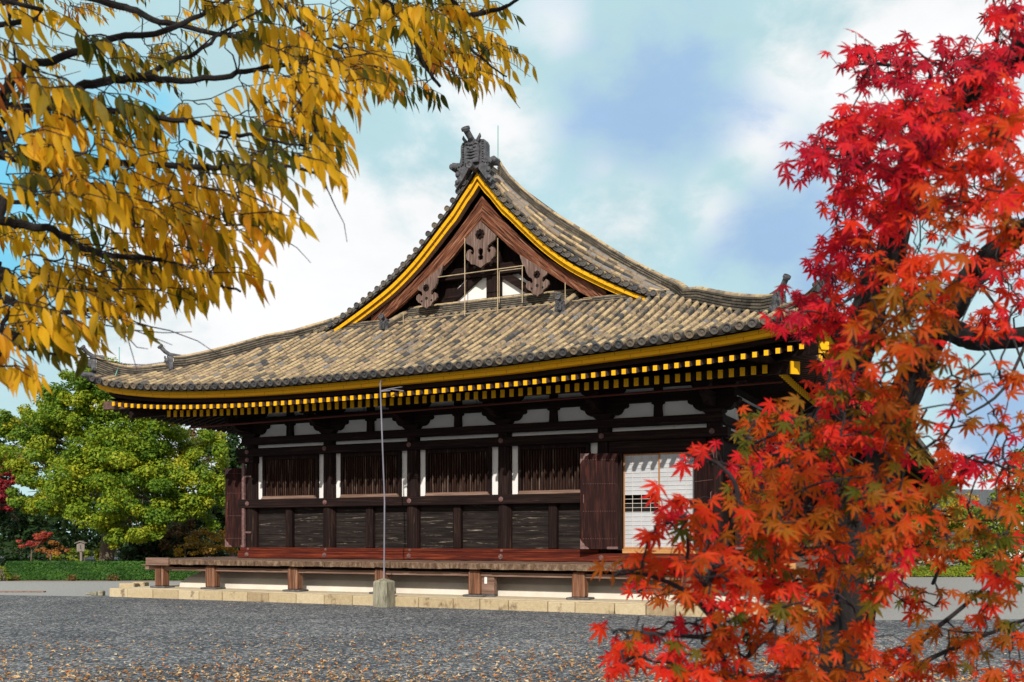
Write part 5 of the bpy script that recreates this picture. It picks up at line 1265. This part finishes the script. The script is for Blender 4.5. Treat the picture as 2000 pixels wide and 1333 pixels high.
    E = [  # leaf masses: centre, radii (px), number of twigs, distance, leaf tone
        (690, 25, 240, 50, 58, 2.9, .55), (560, 60, 110, 60, 30, 2.7, .46), (640, 130, 130, 60, 44, 2.6, .52), (760, 60, 120, 60, 34, 3.1, .45), (880, 30, 110, 45, 36, 3.5, .50), (930, 90, 75, 60, 34, 3.6, .55), (985, 130, 28, 30, 9, 3.4, .55),
        (840, 130, 80, 50, 34, 3.8, .86), (760, 160, 70, 30, 20, 3.6, .84), (690, 150, 60, 40, 22, 2.5, .56), (600, 140, 50, 40, 14, 2.5, .50), (930, 150, 60, 22, 14, 3.4, .58), (800, 190, 70, 15, 10, 3.6, .5), (870, 80, 50, 40, 14, 4.0, .5),
        (480, 50, 80, 50, 16, 2.9, .35), (430, 20, 70, 30, 12, 3.0, .55), (350, 80, 70, 50, 22, 5.0, .66), (300, 140, 80, 40, 22, 4.6, .66), (240, 160, 60, 30, 14, 4.6, .70), (180, 20, 110, 30, 22, 4.8, .66), (130, 40, 50, 22, 12, 4.6, .8), (60, 25, 60, 40, 16, 3.6, .55), (20, 60, 30, 50, 9, 2.4, .58), (330, 130, 60, 30, 10, 3.0, .2),
        (220, 115, 55, 32, 12, 2.6, .12), (130, 130, 40, 25, 9, 4.4, .6), (10, 150, 20, 30, 3, 2.4, .8), (90, 165, 50, 40, 9, 2.2, .52), (135, 190, 45, 40, 7, 2.2, .55), (55, 220, 45, 45, 9, 2.2, .50), (120, 260, 90, 45, 20, 2.2, .56), (230, 225, 70, 25, 14, 2.4, .14), (290, 240, 60, 25, 8, 2.5, .2), (260, 265, 80, 30, 13, 2.4, .52),
        (400, 230, 70, 30, 9, 2.5, .5), (490, 195, 40, 15, 5, 2.5, .56), (550, 205, 25, 18, 4, 2.4, .58), (600, 215, 60, 30, 11, 2.4, .56), (530, 265, 45, 25, 8, 2.4, .5), (590, 255, 60, 25, 12, 2.35, .58), (640, 260, 25, 30, 5, 2.35, .56), (600, 310, 60, 30, 11, 2.35, .52), (645, 315, 18, 25, 3, 2.35, .6), (490, 310, 60, 25, 10, 2.4, .14), (560, 340, 60, 25, 9, 2.4, .4), (640, 345, 18, 15, 3, 2.35, .45), (430, 330, 70, 25, 10, 2.5, .16),
        (180, 320, 90, 40, 20, 2.2, .55), (60, 300, 60, 40, 9, 2.5, .5), (50, 360, 50, 30, 10, 2.4, .3), (300, 330, 70, 30, 13, 2.4, .45), (130, 380, 100, 40, 20, 2.3, .36), (250, 390, 90, 40, 22, 2.3, .55), (360, 390, 70, 40, 18, 2.3, .56), (430, 400, 70, 40, 18, 2.3, .52), (520, 415, 45, 28, 10, 2.3, .62), (350, 440, 80, 35, 15, 2.4, .45), (440, 450, 70, 40, 17, 2.3, .56), (510, 450, 30, 30, 6, 2.3, .56),
        (80, 440, 90, 30, 16, 3.6, .66), (60, 480, 70, 30, 16, 3.4, .64), (150, 480, 80, 35, 18, 3.2, .62), (200, 440, 70, 30, 12, 2.8, .6), (250, 500, 90, 40, 18, 2.5, .56), (110, 540, 90, 35, 14, 2.4, .54), (180, 560, 90, 35, 17, 2.4, .36), (320, 510, 60, 40, 12, 2.5, .6), (400, 520, 60, 45, 15, 2.4, .58), (450, 530, 35, 40, 8, 2.4, .58), (260, 560, 70, 35, 13, 2.4, .52), (350, 555, 50, 30, 9, 2.4, .54), (380, 575, 40, 20, 6, 2.4, .5),
        (50, 600, 60, 30, 11, 2.4, .45), (140, 610, 80, 25, 13, 2.3, .54), (230, 600, 60, 22, 9, 2.3, .46), (60, 640, 60, 22, 9, 2.3, .58), (120, 660, 60, 18, 8, 2.3, .48), (20, 560, 30, 40, 6, 2.6, .45), (15, 680, 20, 20, 3, 2.2, .7), (25, 735, 25, 12, 3, 2.2, .55), (5, 700, 15, 25, 3, 2.2, .72), (90, 675, 50, 15, 6, 2.3, .55), (240, 640, 30, 10, 3, 2.3, .6)]
    starts = []
    for cx_, cy_, rx, ry, nt, z, tone in E:
        for _ in range(max(2, round(nt*.47))):
            an = rnd.uniform(0, 2*pi); rr = sqrt(rnd.random()); zz = z*rnd.uniform(.9, 1.12)
            c = at(cx_+rx*rr*cos(an), cy_-18+ry*rr*sin(an), zz); nb, bd = nearest(c); tt = (tone if rnd.random() > .20 else .15)+rnd.gauss(0, .075)
            d = (RIGHT*rnd.uniform(.3, 1.0)+UP*rnd.uniform(-.35, .12)+VIEW*rnd.uniform(-.6, .6)).normalized(); L_ = rnd.uniform(.08, .16)
            s = c-d*L_*.5; e = c+d*L_*.5+UP*(-.02); m = s.lerp(e, .5)+UP*.012
            tw.tube([s, m, e], [.0015, .0013, .0008], 4); starts.append((bd, s))
            n_ = rnd.randint(5, 8); sc = rnd.uniform(.8, 1.1)
            for k in range(n_):
                t = (k+.6)/n_; p = s.lerp(m, t*2) if t < .5 else m.lerp(e, t*2-1); sgn = 1 if k % 2 else -1
                ax = (-UP*rnd.uniform(.55, 1.3)+d*rnd.uniform(.1, .55)+VIEW*sgn*rnd.uniform(.05, .5)+RIGHT*rnd.uniform(-.35, .35)).normalized()
                nr = (-VIEW*rnd.uniform(.2, 1.1)+RIGHT*rnd.uniform(-1, 1)+UP*rnd.uniform(0, .7)); 
                elm_leaf(lv, p, ax, nr, (.046 if z > 4 else .064)*sc*rnd.uniform(.65, 1.25), min(1, max(0, tt+rnd.gauss(0, .055))))
    connect(tw, starts, allp, .22, .0026)
    # bare side twigs
    for _ in range(70):
        q = rnd.choice(allp); 
        if not (-.1 < 1): continue
        d = (RIGHT*rnd.uniform(.2, 1)+UP*rnd.uniform(-.7, .8)+VIEW*rnd.uniform(-.5, .5)).normalized(); l = rnd.uniform(.08, .3); pts = [q]
        for k in range(4): d = (d+rnd_unit()*.35).normalized(); pts.append(pts[-1]+d*l/4)
        tw.tube(pts, [.002, .0017, .0014, .0011, .0008], 4)
        if rnd.random() < .5: tw.tube([pts[2], pts[2]+(d+rnd_unit()*.8).normalized()*l*.4], [.0016, .0008], 4)
    # unseen canopy added above and behind the eye to shade the foreground leaves
    up = MB(); eye = Vector((CX, CY, 0)); cr = []
    for _ in range(26): cr.append(eye+RIGHT*rnd.uniform(-6.5, 4.5)+VIEW*rnd.uniform(-9.5, -.2)+UP*rnd.uniform(4.3, 9.6))
    for c in cr:
        a = top+UP*rnd.uniform(-1, .2); wood_.tube(smooth_path([a, a.lerp(c, .5)+UP*.5, c], 4), [.05-.0045*i for i in range(9)], 6)
        tt = rnd.uniform(.3, .65)
        for _ in range(210):
            p = c+Vector((rnd.gauss(0, .75), rnd.gauss(0, .75), rnd.gauss(0, .38))); leaf_quad(up, p, rnd_unit()+UP*.6, rnd.uniform(.13, .24), min(1, max(0, tt+rnd.gauss(0, .1))), ratio=.5)
    obj('added_shade_canopy', up, 'elm', root)
    obj('trunk', wood_, 'darkbark', root); obj('twigs', tw, 'twig', root); obj('foliage', lv, 'elm', root, smooth=True)
elm_tree()
# ---- red maple on the right
LOB = [(-118, .40), (-78, .72), (-38, .93), (0, 1.0), (38, .93), (78, .72), (118, .40)]
def maple_leaf(mb, c, down, nrm, S, tone):
    a = down.normalized(); w = a.cross(nrm).normalized(); n_ = w.cross(a); rot = random.uniform(-.5, .5)
    droop = random.uniform(.05, .5); cup = random.uniform(-.15, .3)
    pt = lambda r, an, up=0.0: c+(a*cos(an)+w*sin(an))*r+n_*(up-droop*r*r/S*.9)
    vs = [c+n_*(cup*.1*S)]; fs = []; jit = [random.uniform(.9, 1.08) for _ in LOB]; ja = [random.uniform(-.06, .06) for _ in LOB]
    for i, (an, l) in enumerate(LOB):
        an_ = radians(an)+ja[i]; l_ = l*S*jit[i]*.56; hw = radians(15)
        an0 = an_-radians(20); an1 = an_+radians(20)
        o = len(vs)
        vs += [pt(l_*.30, an0, .02*S), pt(l_*.60, an_-hw*.72, .012*S), pt(l_, an_), pt(l_*.60, an_+hw*.72, .012*S), pt(l_*.30, an1, .02*S), pt(l_*.55, an_, -.012*S)]
        fs += [(0, o, o+5), (o, o+1, o+5), (o+1, o+2, o+5), (o+2, o+3, o+5), (o+3, o+4, o+5), (o+4, 0, o+5)]
    mb.add(vs, fs, tone); g = random.choice((0, .06, .12, -.08))
    for i in range(len(fs)): mb.t[-1-i] = min(1, max(0, tone+(g if i % 6 in (2, 3) else -.02)+random.uniform(-.015, .015)))
def maple_tree():
    rnd = random.Random(11)
    base = atg(1658, 3.7); root = empty('red_maple', base, 'red and orange maple with dark forked trunk filling the right foreground', 'tree')
    wood_ = MB(); tw = MB(); lv = MB(); Z = 3.7
    limb(wood_, [base-UP*.1, at(1655, 1700, Z), at(1650, 1450, Z), at(1652, 1250, Z), at(1646, 1120, Z), at(1650, 1040, Z)], .105, .078, 16, 5, .10)
    P_ = []
    P_.append(limb(wood_, [(1652, 1120, Z), (1642, 1000, Z), (1622, 890, 3.6), (1640, 790, 3.5), (1668, 700, 3.4), (1690, 636, 3.3), (1706, 551, 3.3), (1738, 500, 3.2), (1760, 400, 3.1), (1783, 320, 3.0), (1820, 230, 2.9), (1871, 196, 2.9), (1932, 142, 2.8), (2020, 80, 2.7), (2150, -40, 2.65), (2280, -230, 2.7), (2380, -480, 2.8)], .066, .024, 12, 5, .10))
    P_.append(limb(wood_, [(1655, 1130, Z), (1705, 960, Z), (1745, 850, 3.6), (1762, 790, 3.5), (1805, 690, 3.4), (1855, 600, 3.3), (1900, 540, 3.3), (1945, 490, 3.2), (2020, 440, 3.1), (2200, 360, 3.0), (2400, 180, 3.0), (2560, -80, 3.1)], .068, .022, 12, 5, .10))
    P_.append(limb(wood_, [(1840, 640, 3.35), (1880, 655, 3.2), (1916, 664, 3.1), (2010, 655, 3.0), (2120, 600, 2.9)], .038, .025, 9, 4, .10))
    P_.append(limb(wood_, [(1690, 636, 3.3), (1650, 690, 3.0), (1618, 780, 2.8), (1590, 830, 2.6)], .03, .012, 8, 4, .08))
    thin = [[(1650, 1330, 3.6), (1645, 1250, 2.6), (1634, 1158, 2.3), (1623, 1085, 2.2), (1612, 980, 2.1), (1610, 930, 2.1)], [(1612, 985, 2.1), (1575, 960, 2.0), (1540, 940, 2.0)], [(1612, 985, 2.1), (1640, 970, 2.0)],
            [(1690, 1330, 3.4), (1706, 1194, 2.6), (1721, 1104, 2.4), (1735, 1024, 2.3), (1754, 930, 2.2), (1783, 850, 2.2), (1810, 800, 2.2)], [(1754, 930, 2.2), (1790, 890, 2.1), (1830, 860, 2.1)], [(1735, 1024, 2.3), (1790, 980, 2.2), (1840, 960, 2.2)],
            [(1660, 1420, 3.5), (1717, 1333, 2.7), (1808, 1245, 2.5), (1862, 1201, 2.45), (1935, 1140, 2.4), (2010, 1078, 2.4), (2100, 1020, 2.4)], [(1690, 1400, 3.2), (1775, 1317, 2.5), (1844, 1274, 2.4), (2000, 1212, 2.3), (2100, 1180, 2.3)],
            [(1640, 1420, 3.5), (1440, 1400, 2.4), (1419, 1322, 2.0), (1402, 1247, 1.95), (1391, 1203, 1.95), (1378, 1145, 1.9), (1344, 1097, 1.9), (1344, 1070, 1.9), (1338, 1010, 1.9)], [(1391, 1203, 1.95), (1330, 1150, 1.9), (1250, 1120, 1.9), (1200, 1125, 1.85)], [(1402, 1247, 1.95), (1300, 1240, 1.9), (1210, 1230, 1.9)], [(1419, 1322, 2.0), (1330, 1310, 1.95), (1220, 1300, 1.9)], [(1378, 1145, 1.9), (1420, 1060, 1.95), (1440, 960, 1.95), (1400, 905, 1.95), (1340, 888, 1.9)], [(1419, 1322, 2.0), (1500, 1240, 2.1), (1560, 1150, 2.2)],
            [(1706, 551, 3.3), (1650, 590, 2.9), (1580, 620, 2.7), (1520, 640, 2.6)], [(1738, 500, 3.2), (1680, 500, 2.8), (1630, 540, 2.6)], [(1783, 320, 3.0), (1720, 330, 2.7), (1640, 290, 2.5), (1580, 300, 2.4)], [(1812, 235, 2.9), (1800, 190, 2.8), (1818, 140, 2.7), (1760, 130, 2.6), (1690, 125, 2.5), (1660, 130, 2.5)], [(1871, 196, 2.9), (1850, 140, 2.7), (1800, 110, 2.6)], [(1590, 830, 2.6), (1530, 840, 2.4), (1470, 870, 2.3)], [(1900, 540, 3.3), (1960, 620, 2.8), (2000, 720, 2.6)], [(1932, 142, 2.8), (1950, 60, 2.6), (1940, 0, 2.5)],
            [(1822, 1140, 3.0), (1840, 1100, 2.9), (1870, 1070, 2.9)], [(2100, 1020, 2.4), (1990, 930, 2.4), (1900, 890, 2.3)], [(2010, 655, 3.0), (1960, 760, 2.6), (1890, 810, 2.4)]]
    for t in thin: P_.append(limb(tw, t, .008 if len(t) > 4 else .0055, .0025, 6, 4, .05))
    allp = [p for q in P_ for p in q]
    E = [(1965, 30, 40, 45, 1.9, .86), (1740, 112, 80, 18, 2.2, .88), (1690, 150, 32, 18, 2.2, .93), (1770, 160, 40, 25, 2.1, .78), (1860, 120, 60, 28, 2.1, .86), (1850, 180, 80, 40, 2.0, .70), (1950, 130, 50, 60, 1.9, .70), (1965, 210, 40, 50, 1.8, .62),
         (1640, 262, 55, 22, 2.2, .86), (1598, 300, 32, 18, 2.2, .90), (1572, 312, 20, 12, 2.2, .92), (1665, 120, 18, 12, 2.2, .9), (1690, 100, 25, 10, 2.2, .86), (1640, 310, 40, 25, 2.2, .86), (1700, 250, 60, 40, 2.0, .70), (1780, 235, 70, 45, 1.9, .72), (1880, 280, 80, 60, 1.8, .56), (1960, 300, 45, 60, 1.7, .50), (1680, 330, 45, 40, 2.1, .80), (1770, 320, 60, 50, 1.9, .82), (1790, 300, 50, 40, 1.8, .85), (1860, 370, 70, 50, 1.8, .46), (1960, 390, 45, 50, 1.7, .46),
         (1675, 400, 45, 32, 2.1, .66), (1750, 400, 55, 40, 1.9, .62), (1665, 470, 50, 32, 2.2, .78), (1740, 470, 55, 40, 2.0, .56), (1850, 450, 65, 45, 1.8, .46), (1960, 450, 40, 40, 1.7, .40), (1630, 520, 45, 30, 2.2, .80), (1580, 590, 40, 22, 2.3, .84), (1520, 630, 20, 10, 2.3, .78), (1560, 650, 25, 10, 2.3, .74), (1620, 610, 60, 30, 2.2, .74), (1545, 625, 32, 15, 2.3, .80), (1690, 560, 50, 35, 2.0, .60), (1640, 655, 40, 18, 2.2, .68),
         (1780, 530, 65, 40, 1.8, .50), (1780, 590, 70, 45, 1.7, .22), (1850, 560, 45, 40, 1.7, .42), (1960, 560, 50, 50, 1.9, .58), (1970, 510, 40, 40, 2.0, .66), (1680, 620, 50, 30, 2.0, .50), (1660, 690, 40, 30, 2.0, .64), (1740, 650, 65, 40, 1.7, .22), (1815, 650, 50, 40, 1.7, .24), (1830, 715, 50, 40, 1.7, .28), (1700, 740, 70, 30, 1.8, .42), (1620, 760, 45, 30, 2.0, .62), (1900, 630, 45, 30, 1.9, .55), (1960, 620, 40, 40, 1.9, .62), (1950, 720, 50, 30, 1.9, .34), (1900, 720, 40, 20, 2.0, .4),
         (1490, 830, 50, 28, 2.4, .34), (1470, 880, 40, 25, 2.4, .42), (1550, 850, 55, 40, 2.3, .34), (1540, 810, 50, 22, 2.2, .28), (1620, 820, 50, 45, 1.9, .58), (1700, 820, 60, 45, 1.9, .54), (1760, 850, 45, 40, 1.8, .26), (1770, 780, 50, 40, 1.8, .24), (1885, 800, 50, 35, 2.0, .22), (1955, 820, 45, 40, 2.0, .38), (1840, 850, 30, 20, 2.1, .5),
         (1530, 920, 70, 40, 2.0, .44), (1430, 900, 55, 18, 2.0, .68), (1335, 892, 22, 8, 1.95, .66), (1620, 900, 70, 50, 1.9, .52), (1710, 920, 65, 50, 1.8, .34), (1850, 910, 70, 30, 2.1, .72), (1940, 900, 60, 35, 2.1, .74), (1985, 870, 20, 30, 2.3, .8), (1460, 960, 45, 28, 2.0, .42), (1500, 1000, 55, 45, 2.0, .36), (1590, 1000, 80, 50, 1.8, .40), (1700, 1010, 75, 50, 1.8, .42), (1800, 960, 60, 40, 2.0, .46), (1830, 1020, 75, 45, 2.1, .40), (1940, 980, 60, 50, 2.0, .34),
         (1330, 975, 24, 12, 1.9, .64), (1310, 1020, 50, 22, 1.85, .70), (1275, 1030, 28, 14, 1.85, .62), (1390, 1010, 35, 30, 1.9, .40), (1370, 1060, 50, 28, 1.9, .50), (1290, 1095, 60, 26, 1.85, .42), (1225, 1115, 38, 18, 1.85, .46), (1390, 1110, 70, 40, 1.8, .38), (1480, 1070, 55, 45, 1.9, .48), (1590, 1090, 80, 50, 1.8, .42), (1700, 1090, 75, 50, 1.8, .34), (1810, 1080, 65, 40, 2.1, .36), (1940, 1080, 60, 50, 2.0, .32),
         (1235, 1150, 40, 14, 2.3, .66), (1320, 1165, 45, 24, 2.4, .42), (1420, 1170, 65, 40, 1.8, .58), (1520, 1170, 65, 40, 1.9, .46), (1600, 1180, 70, 50, 1.8, .40), (1700, 1180, 65, 50, 1.9, .44), (1200, 1228, 28, 14, 1.9, .66), (1260, 1240, 55, 26, 1.9, .62), (1350, 1235, 70, 40, 1.9, .66), (1460, 1250, 80, 50, 1.9, .52), (1580, 1270, 80, 50, 1.8, .38), (1690, 1270, 70, 50, 1.9, .46), (1220, 1290, 40, 20, 1.9, .66), (1320, 1300, 70, 30, 1.9, .58), (1430, 1320, 90, 35, 1.9, .52), (1560, 1340, 90, 40, 1.8, .36), (1680, 1340, 60, 40, 1.9, .46),
         (1800, 1160, 60, 35, 2.2, .40), (1760, 1290, 55, 30, 2.2, .46), (1930, 1170, 55, 32, 2.1, .50), (1960, 1120, 40, 40, 2.0, .6), (1920, 1260, 55, 30, 2.2, .38), (1850, 1230, 45, 25, 2.2, .30), (1980, 1230, 30, 30, 2.1, .4), (1860, 1320, 60, 20, 2.2, .44), (1970, 1320, 40, 22, 2.2, .42)]
    # the crown goes on behind the front sprays, round the upper limbs and out of the frame to the right
    back = [(x, y, rx*.95, ry*.9, z*rnd.uniform(1.45, 1.75), min(.95, t+.04)) for x, y, rx, ry, z, t in E if y < 640 or (x < 1740 and y < 1000 and rnd.random() < .5)]
    nfront = len(E); E = E+back
    E += [(2080+rnd.uniform(0, 520), rnd.uniform(-500, 1150), 130, 110, rnd.uniform(2.3, 3.6), rnd.uniform(.35, .85)) for _ in range(30)]
    E += [(1700+rnd.uniform(0, 400), rnd.uniform(-420, -120), 120, 80, rnd.uniform(2.3, 3.2), rnd.uniform(.6, .9)) for _ in range(9)]
    starts = []
    for ei, (cx_, cy_, rx, ry, z, tone) in enumerate(E):
        S_px = .056/z*FPX
        dn = 3.0
        if cy_ < 640: dn = 4.2
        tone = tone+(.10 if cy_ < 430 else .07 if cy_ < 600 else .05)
        if cx_ > 1760 and cy_ > 700: dn = 1.7
        if 1590 < cx_ < 1720 and cy_ > 1120: dn = 1.3
        if (cx_ > 1830 and 420 < cy_ < 650) or (1670 < cx_ < 1760 and 450 < cy_ < 640): dn = 1.2
        if nfront <= ei < nfront+len(back): dn *= .30
        n_ = max(3, int(pi*rx*ry/(.30*S_px*S_px)*dn)+2); i = 0
        if cx_ > 2005: n_ = min(n_, 90)
        while i < n_:
            an = rnd.uniform(0, 2*pi); rr = sqrt(rnd.random()); zz = z*rnd.uniform(.9, 1.15)
            c = at(cx_+rx*rr*cos(an), cy_+ry*rr*sin(an), zz); b = None; bd = 9
            for p in allp[::2]:
                q = (p-c).length
                if q < bd: bd, b = q, p
            out = (c-b).normalized() if bd > .02 else RIGHT*-1
            tt = (tone if cy_ < 640 or rnd.random() > .16 else rnd.choice((.06, .12, .22, .66)))+rnd.gauss(0, .09); grp = rnd.randint(2, 4)
            starts.append((bd, c))
            for k in range(grp):
                off = rnd_unit()*rnd.uniform(.0, .05); p = c+off
                dn_ = (-UP*rnd.uniform(.35, 1.1)+out*rnd.uniform(0, .8)+RIGHT*rnd.uniform(-.7, .5)+VIEW*rnd.uniform(-.4, .4)).normalized()
                nr = (-VIEW*rnd.uniform(.35, 1.2)+UP*rnd.uniform(.1, .9)+RIGHT*rnd.uniform(-.6, .6))
                S = .056*rnd.uniform(.72, 1.25); maple_leaf(lv, p, dn_, nr, S, min(1, max(0, tt+rnd.gauss(0, .05))))
                tw.tube([c-out*.02, p], [.0009, .0007], 3, caps=False); i += 1
    connect(tw, starts, allp, .22, .0030)
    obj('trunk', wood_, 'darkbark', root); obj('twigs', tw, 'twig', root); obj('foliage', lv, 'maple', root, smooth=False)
maple_tree()
